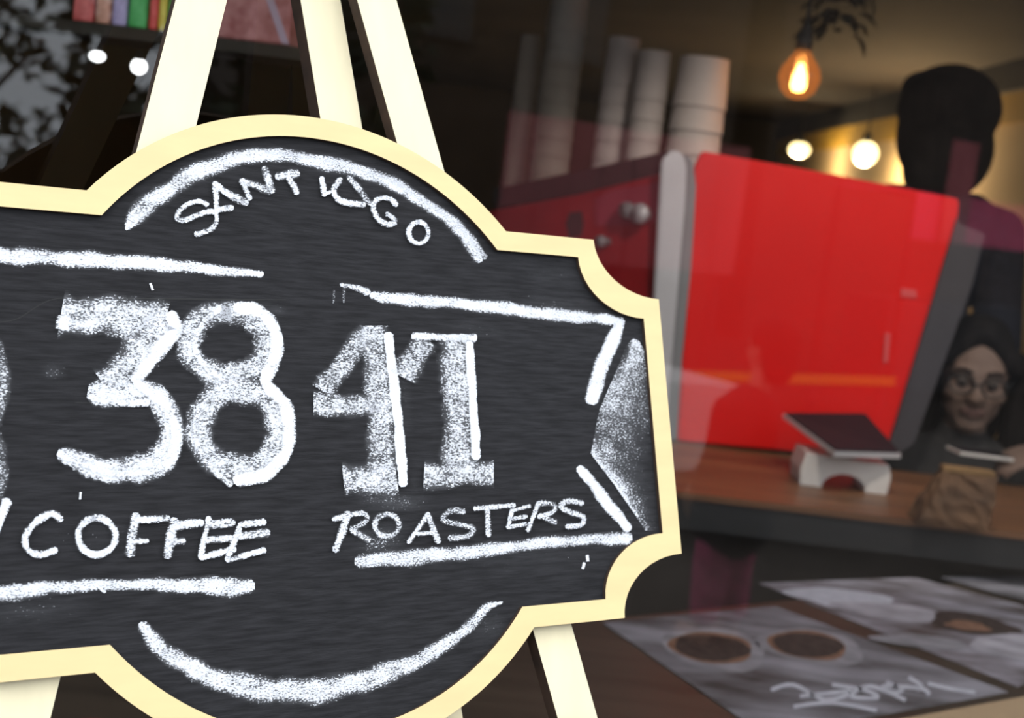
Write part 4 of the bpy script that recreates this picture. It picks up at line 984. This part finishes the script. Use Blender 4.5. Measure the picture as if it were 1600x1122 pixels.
S = [('e', g_(0, 0.01, hz - 0.27), (0.137, 0.105, 0.15), Rc), ('e', g_(0, 0.01, hz - 0.46), (0.14, 0.115, 0.17), Rc), ('c', g_(0, 0.01, hz - 0.50), g_(0, 0.01, hz - 0.59), 0.125, 0.150)]
for s_ in (-1, 1): S += limb(ca[s_][:2] + [ca[s_][1].lerp(ca[s_][2], 0.85)], [0.052, 0.046, 0.038])
blob('dark_coat', S, mat('black_coat', (0.010, 0.009, 0.010), 0.9, var=0.3), ch_, 0.012)
S = []
for s_ in (-1, 1): S += limb([g_(s_ * 0.05, 0.01, hz - 0.58), g_(s_ * 0.055, 0.0, max(0.24, hz - 0.78)), g_(s_ * 0.065, 0.01, 0.13)], [0.074, 0.066, 0.055])
blob('pink_trousers', S, mat('pink_cloth', (0.55, 0.08, 0.20), 0.9, var=0.15, scale=(30, 30, 30)), ch_, 0.012)
S = [('e', hf(0, 0.025, 0.045), (0.082, 0.096, 0.078), Rc), ('e', hf(0, 0.06, -0.03), (0.075, 0.05, 0.09), Rc)]
blob('hair', S, M_HAIR, ch_, 0.009); face_parts(ch_, hf, Rc, 0.9)

# white car with a yellow stripe at the kerb
kcar = 4.0
c1, c0 = at_n(1160, 775, kcar), at_n(1055, 775, kcar)
s1 = (c1 - G0).dot(WD); Lc = 4.1; s0 = s1 - Lc
carR = sn(s0 + Lc / 2, -kcar - 0.85, -0.06)
Mc = Matrix((WD, ND, Vector((0, 0, 1)))).transposed().to_4x4(); Mc.translation = carR
car = thing('car', 'white car parked at the kerb, mirrored beside the right edge of the sign', 'car', M=Mc)
M_CAR = mat('white_car_paint', (0.78, 0.77, 0.76), 0.3, var=0.02)
body = [(-2.05, 0.22), (-2.0, 0.72), (-1.9, 0.80), (0.35, 0.80), (0.95, 0.70), (1.95, 0.66), (2.05, 0.55), (2.05, 0.22)]
def arch_pts(cx_, r): return [(cx_ + r * cos(t), 0.22 + r * 0.9 * sin(t)) for t in [pi * i / 10 for i in range(11)]]
prof = body + arch_pts(0.95, 0.36) + arch_pts(-1.3, 0.36)
b = prism([(x, -0.85, z) for x, z in prof], (0, 1.7, 0)); bmesh.ops.triangulate(b, faces=b.faces); obj('car_body', b, M_CAR, car)
gh = [(-1.75, 0.80), (-1.45, 1.36), (-0.45, 1.40), (0.35, 0.80)]
b = prism([(x, -0.74, z) for x, z in gh], (0, 1.48, 0)); obj('cabin', b, mat('dark_car_glass', (0.02, 0.022, 0.025), 0.15, var=0.05), car)
obj('roof', prism([(x, -0.70, z) for x, z in [(-1.45, 1.36), (-0.45, 1.40), (-0.50, 1.44), (-1.40, 1.40)]], (0, 1.40, 0)), M_CHARCOAL, car)
for x in (0.95, -1.3):
    for y in (0.80, -0.80):
        b = bmesh.new(); bm_cone(b, (x, y - 0.09, 0.31), (x, y + 0.09, 0.31), 0.31, 0.31, 24); wh = obj('wheel', smooth(b), M_BLACK, car)
        b = bmesh.new(); sg = 0.1 if y > 0 else -0.1; bm_cone(b, (x, y, 0.31), (x, y + sg, 0.31), 0.18, 0.16, 18); obj('hub_cap', smooth(b), M_GREYD, wh)
for y in (0.6, -0.6): obj('headlight', box((2.03, y - 0.15, 0.48), (2.07, y + 0.15, 0.62), 0.01), M_SILVER, car)

# yellow rail beyond the car
kr = 6.3
ra, rb_ = at_n(1020, 590, kr), at_n(1396, 592, kr); zr = (ra.z + rb_.z) / 2; sr0, sr1 = (ra - G0).dot(WD), (rb_ - G0).dot(WD)
rail = thing('barrier', 'low yellow street barrier across the road, mirrored in the red panel', 'barrier', sn((sr0 + sr1) / 2, -kr, -0.06))
def rbox(*a_):
    b = wbox(bmesh.new(), *a_); bmesh.ops.translate(b, verts=b.verts, vec=-rail.location); return b
obj('rail', rbox(sr0, sr1, -kr - 0.03, -kr, zr - 0.035, zr + 0.035), mat('yellow_paint', (0.80, 0.42, 0.02), 0.5, var=0.04), rail)
for i in range(4):
    q_ = sr0 + 0.05 + (sr1 - sr0 - 0.16) * i / 3; obj('post', rbox(q_, q_ + 0.06, -kr - 0.09, -kr - 0.03, -0.06, zr + 0.03), M_CHARCOAL, rail)
# trees of the square opposite
M_BARK = mat('dark_bark', (0.045, 0.035, 0.028), 0.9, var=0.4, scale=(12, 12, 4), bump=0.4)
M_FOL = mat('dark_foliage', (0.020, 0.032, 0.016), 0.7, var=0.5, scale=(3, 3, 3))
def tree(label, s, n, h, r, nl, seed):
    rnd = random.Random(seed); base = sn(s, n, 0.0 if n > -3.2 else -0.06); t = thing('street_tree', label, 'tree', base, 'trees of the square opposite')
    b = bmesh.new(); pts = [Vector((0, 0, 0)), Vector((0.05, 0.02, h * 0.25)), Vector((-0.03, 0.05, h * 0.5))]
    for (p0, p1, r0, r1) in zip(pts, pts[1:], (0.13, 0.10), (0.10, 0.07)): bm_cone(b, p0, p1, r0, r1, 12)
    for i in range(4):
        a_ = rnd.uniform(0, 6.28); p0 = pts[1].lerp(pts[2], rnd.random()); bm_cone(b, p0, p0 + Vector((cos(a_) * r * 0.7, sin(a_) * r * 0.7, rnd.uniform(0.2, 0.5) * h)), 0.05, 0.015, 8)
    obj('trunk', b, M_BARK, t)
    V, F = [], []
    for i in range(nl):
        while True:
            q = Vector((rnd.uniform(-1, 1), rnd.uniform(-1, 1), rnd.uniform(-1, 1)))
            if 0.3 < q.length < 1: break
        cl = Vector((round(q.x * 2.2) / 2.2, round(q.y * 2.2) / 2.2, round(q.z * 2.2) / 2.2)); q = q.lerp(cl, 0.30)
        c_ = Vector((q.x * r, q.y * r, h * 0.58 + q.z * h * 0.42)); a_ = Vector((rnd.gauss(0, 1), rnd.gauss(0, 1), rnd.gauss(0, 0.6))).normalized(); d_ = a_.orthogonal().normalized()
        L_ = rnd.uniform(0.05, 0.12); k_ = len(V)
        V += [c_ - a_ * L_, c_ - d_ * L_ * 0.45, c_ + a_ * L_, c_ + d_ * L_ * 0.45 + Vector((0, 0, 0.02))]; F.append((k_, k_ + 1, k_ + 2, k_ + 3))
    me = bpy.data.meshes.new('crown'); me.from_pydata(V, [], F); o = obj('crown', me, M_FOL, t); o['kind'] = 'stuff'
tree('young street tree nearest the sign, mirrored at the left of the window', -0.3, -6.4, 3.6, 1.45, 2000, 1)
tree('bushy street tree beyond the young tree, mirrored between the easel legs', 3.0, -7.2, 4.2, 1.2, 3400, 2)
tree('tall street tree at the end of the square, mirrored at the far left', -3.3, -7.6, 4.8, 1.3, 1900, 3)
tree('low street tree far across the square, mirrored beside the easel', 1.2, -9.8, 3.8, 1.5, 1500, 4)
# houses across the road
def house(name, label, s0, s1, h, m, wins, n0=-11.0, dp=5.0, extra=None):
    M_ = Matrix((WD, ND, Vector((0, 0, 1)))).transposed().to_4x4(); M_.translation = sn((s0 + s1) / 2, n0 - dp / 2, -0.06)
    t = thing(name, label, 'building', M=M_); hw_ = (s1 - s0) / 2
    obj('wall', box((-hw_, -dp / 2, 0), (hw_, dp / 2, h)), m, t)
    obj('roof', prism([(-hw_ - 0.2, -dp / 2 - 0.2, h), (hw_ + 0.2, -dp / 2 - 0.2, h), (hw_ + 0.2, 0, h + 0.8), (-hw_ - 0.2, 0, h + 0.8)], (0, 0, 0.12)), M_FACADE, t)
    for (x, z, w_, hh) in wins:
        fr = obj('window', box((-hw_ + x, dp / 2, z), (-hw_ + x + w_, dp / 2 + 0.04, z + hh), 0.0), M_CHARCOAL, t)
        obj('pane', box((-hw_ + x + 0.06, dp / 2 + 0.04, z + 0.06), (-hw_ + x + w_ - 0.06, dp / 2 + 0.05, z + hh - 0.06)), MATS['dark_car_glass'], fr)
    return t
M_BRICK = mat('dark_brick', (0.045, 0.032, 0.024), 0.9, var=0.25, scale=(3, 3, 6))
M_PINKW = mat('pink_render', (0.42, 0.12, 0.13), 0.9, var=0.15, scale=(1.5, 1.5, 1.5))
house('brick_house', 'dark brick house across the road, mirrored behind the cups', 5.6, 10.6, 4.6, M_BRICK, [(0.5, 3.0, 0.7, 1.1), (2.2, 3.0, 0.7, 1.1)])
house('brick_house', 'long dark brick house across the road at the far end', 11.2, 27.0, 5.2, M_BRICK, [(5.0 + 2.2 * i, 3.2, 0.8, 1.2) for i in range(4)])
hd_ = [mirrored(790, 215, 8.6), mirrored(1165, 280, 8.6), mirrored(1165, 110, 8.6)]
hs0, hs1 = (hd_[0] - G0).dot(WD), (hd_[1] - G0).dot(WD)
hoard = thing('hoarding', 'pink painted hoarding across the road, mirrored over the paper cups', 'fence', sn((hs0 + hs1) / 2, -8.6, -0.06))
for i in range(8):
    sa_ = hs0 + (hs1 - hs0) * i / 8; b = wbox(bmesh.new(), sa_ + 0.01, sa_ + (hs1 - hs0) / 8 - 0.01, -8.63, -8.6, 0.9, 2.15); bmesh.ops.translate(b, verts=b.verts, vec=-hoard.location); obj('panel', b, M_PINKW, hoard)
for i in range(3):
    sa_ = hs0 + 0.1 + (hs1 - hs0 - 0.3) * i / 2; b = wbox(bmesh.new(), sa_, sa_ + 0.08, -8.72, -8.64, -0.06, 2.1); bmesh.ops.translate(b, verts=b.verts, vec=-hoard.location); obj('post', b, M_BLACK, hoard)
# pink awning over the pavement of the far house
aw = [at_n(1432, 300, 7.5), at_n(1660, 330, 7.5), at_n(1660, 400, 7.5), at_n(1432, 350, 7.5)]
cA = sum(aw, Vector()) / 4; cA.z = 0
ss = sorted((p - G0).dot(WD) for p in aw); zz = sorted(p.z for p in aw)
stall = thing('market_stall', 'street stall with a pink awning across the road, mirrored at the upper right', 'stall', sn((ss[0] + ss[-1]) / 2, -7.5, -0.06))
def sbox(lo, hi): 
    b = wbox(bmesh.new(), lo[0], hi[0], lo[1], hi[1], lo[2], hi[2]); bmesh.ops.translate(b, verts=b.verts, vec=-stall.location); return b
M_AWN = mat('pink_canvas', (0.72, 0.10, 0.20), 0.9, var=0.08)
zt = zz[-1]; zb = zz[0]
obj('awning_valance', sbox((ss[0], -7.52, zb), (ss[-1], -7.50, zt)), M_AWN, stall)
b0, b1 = at_n(1490, 218, 7.45), at_n(1516, 300, 7.45)
obj('banner', sbox(((b0 - G0).dot(WD), -7.47, min(zb, b1.z)), ((b1 - G0).dot(WD), -7.45, b0.z)), M_PINKW, stall)
obj('awning_top', sbox((ss[0], -8.6, zt - 0.02), (ss[-1], -7.50, zt)), M_AWN, stall)
for s_ in (ss[0], ss[-1] - 0.05):
    for n_ in (-7.56, -8.58): obj('post', sbox((s_, n_, -0.06), (s_ + 0.05, n_ + 0.05, zt)), M_BLACK, stall)
obj('stall_counter', sbox((ss[0] + 0.1, -8.3, -0.06), (ss[-1] - 0.1, -7.7, 0.85)), M_CHARCOAL, stall)
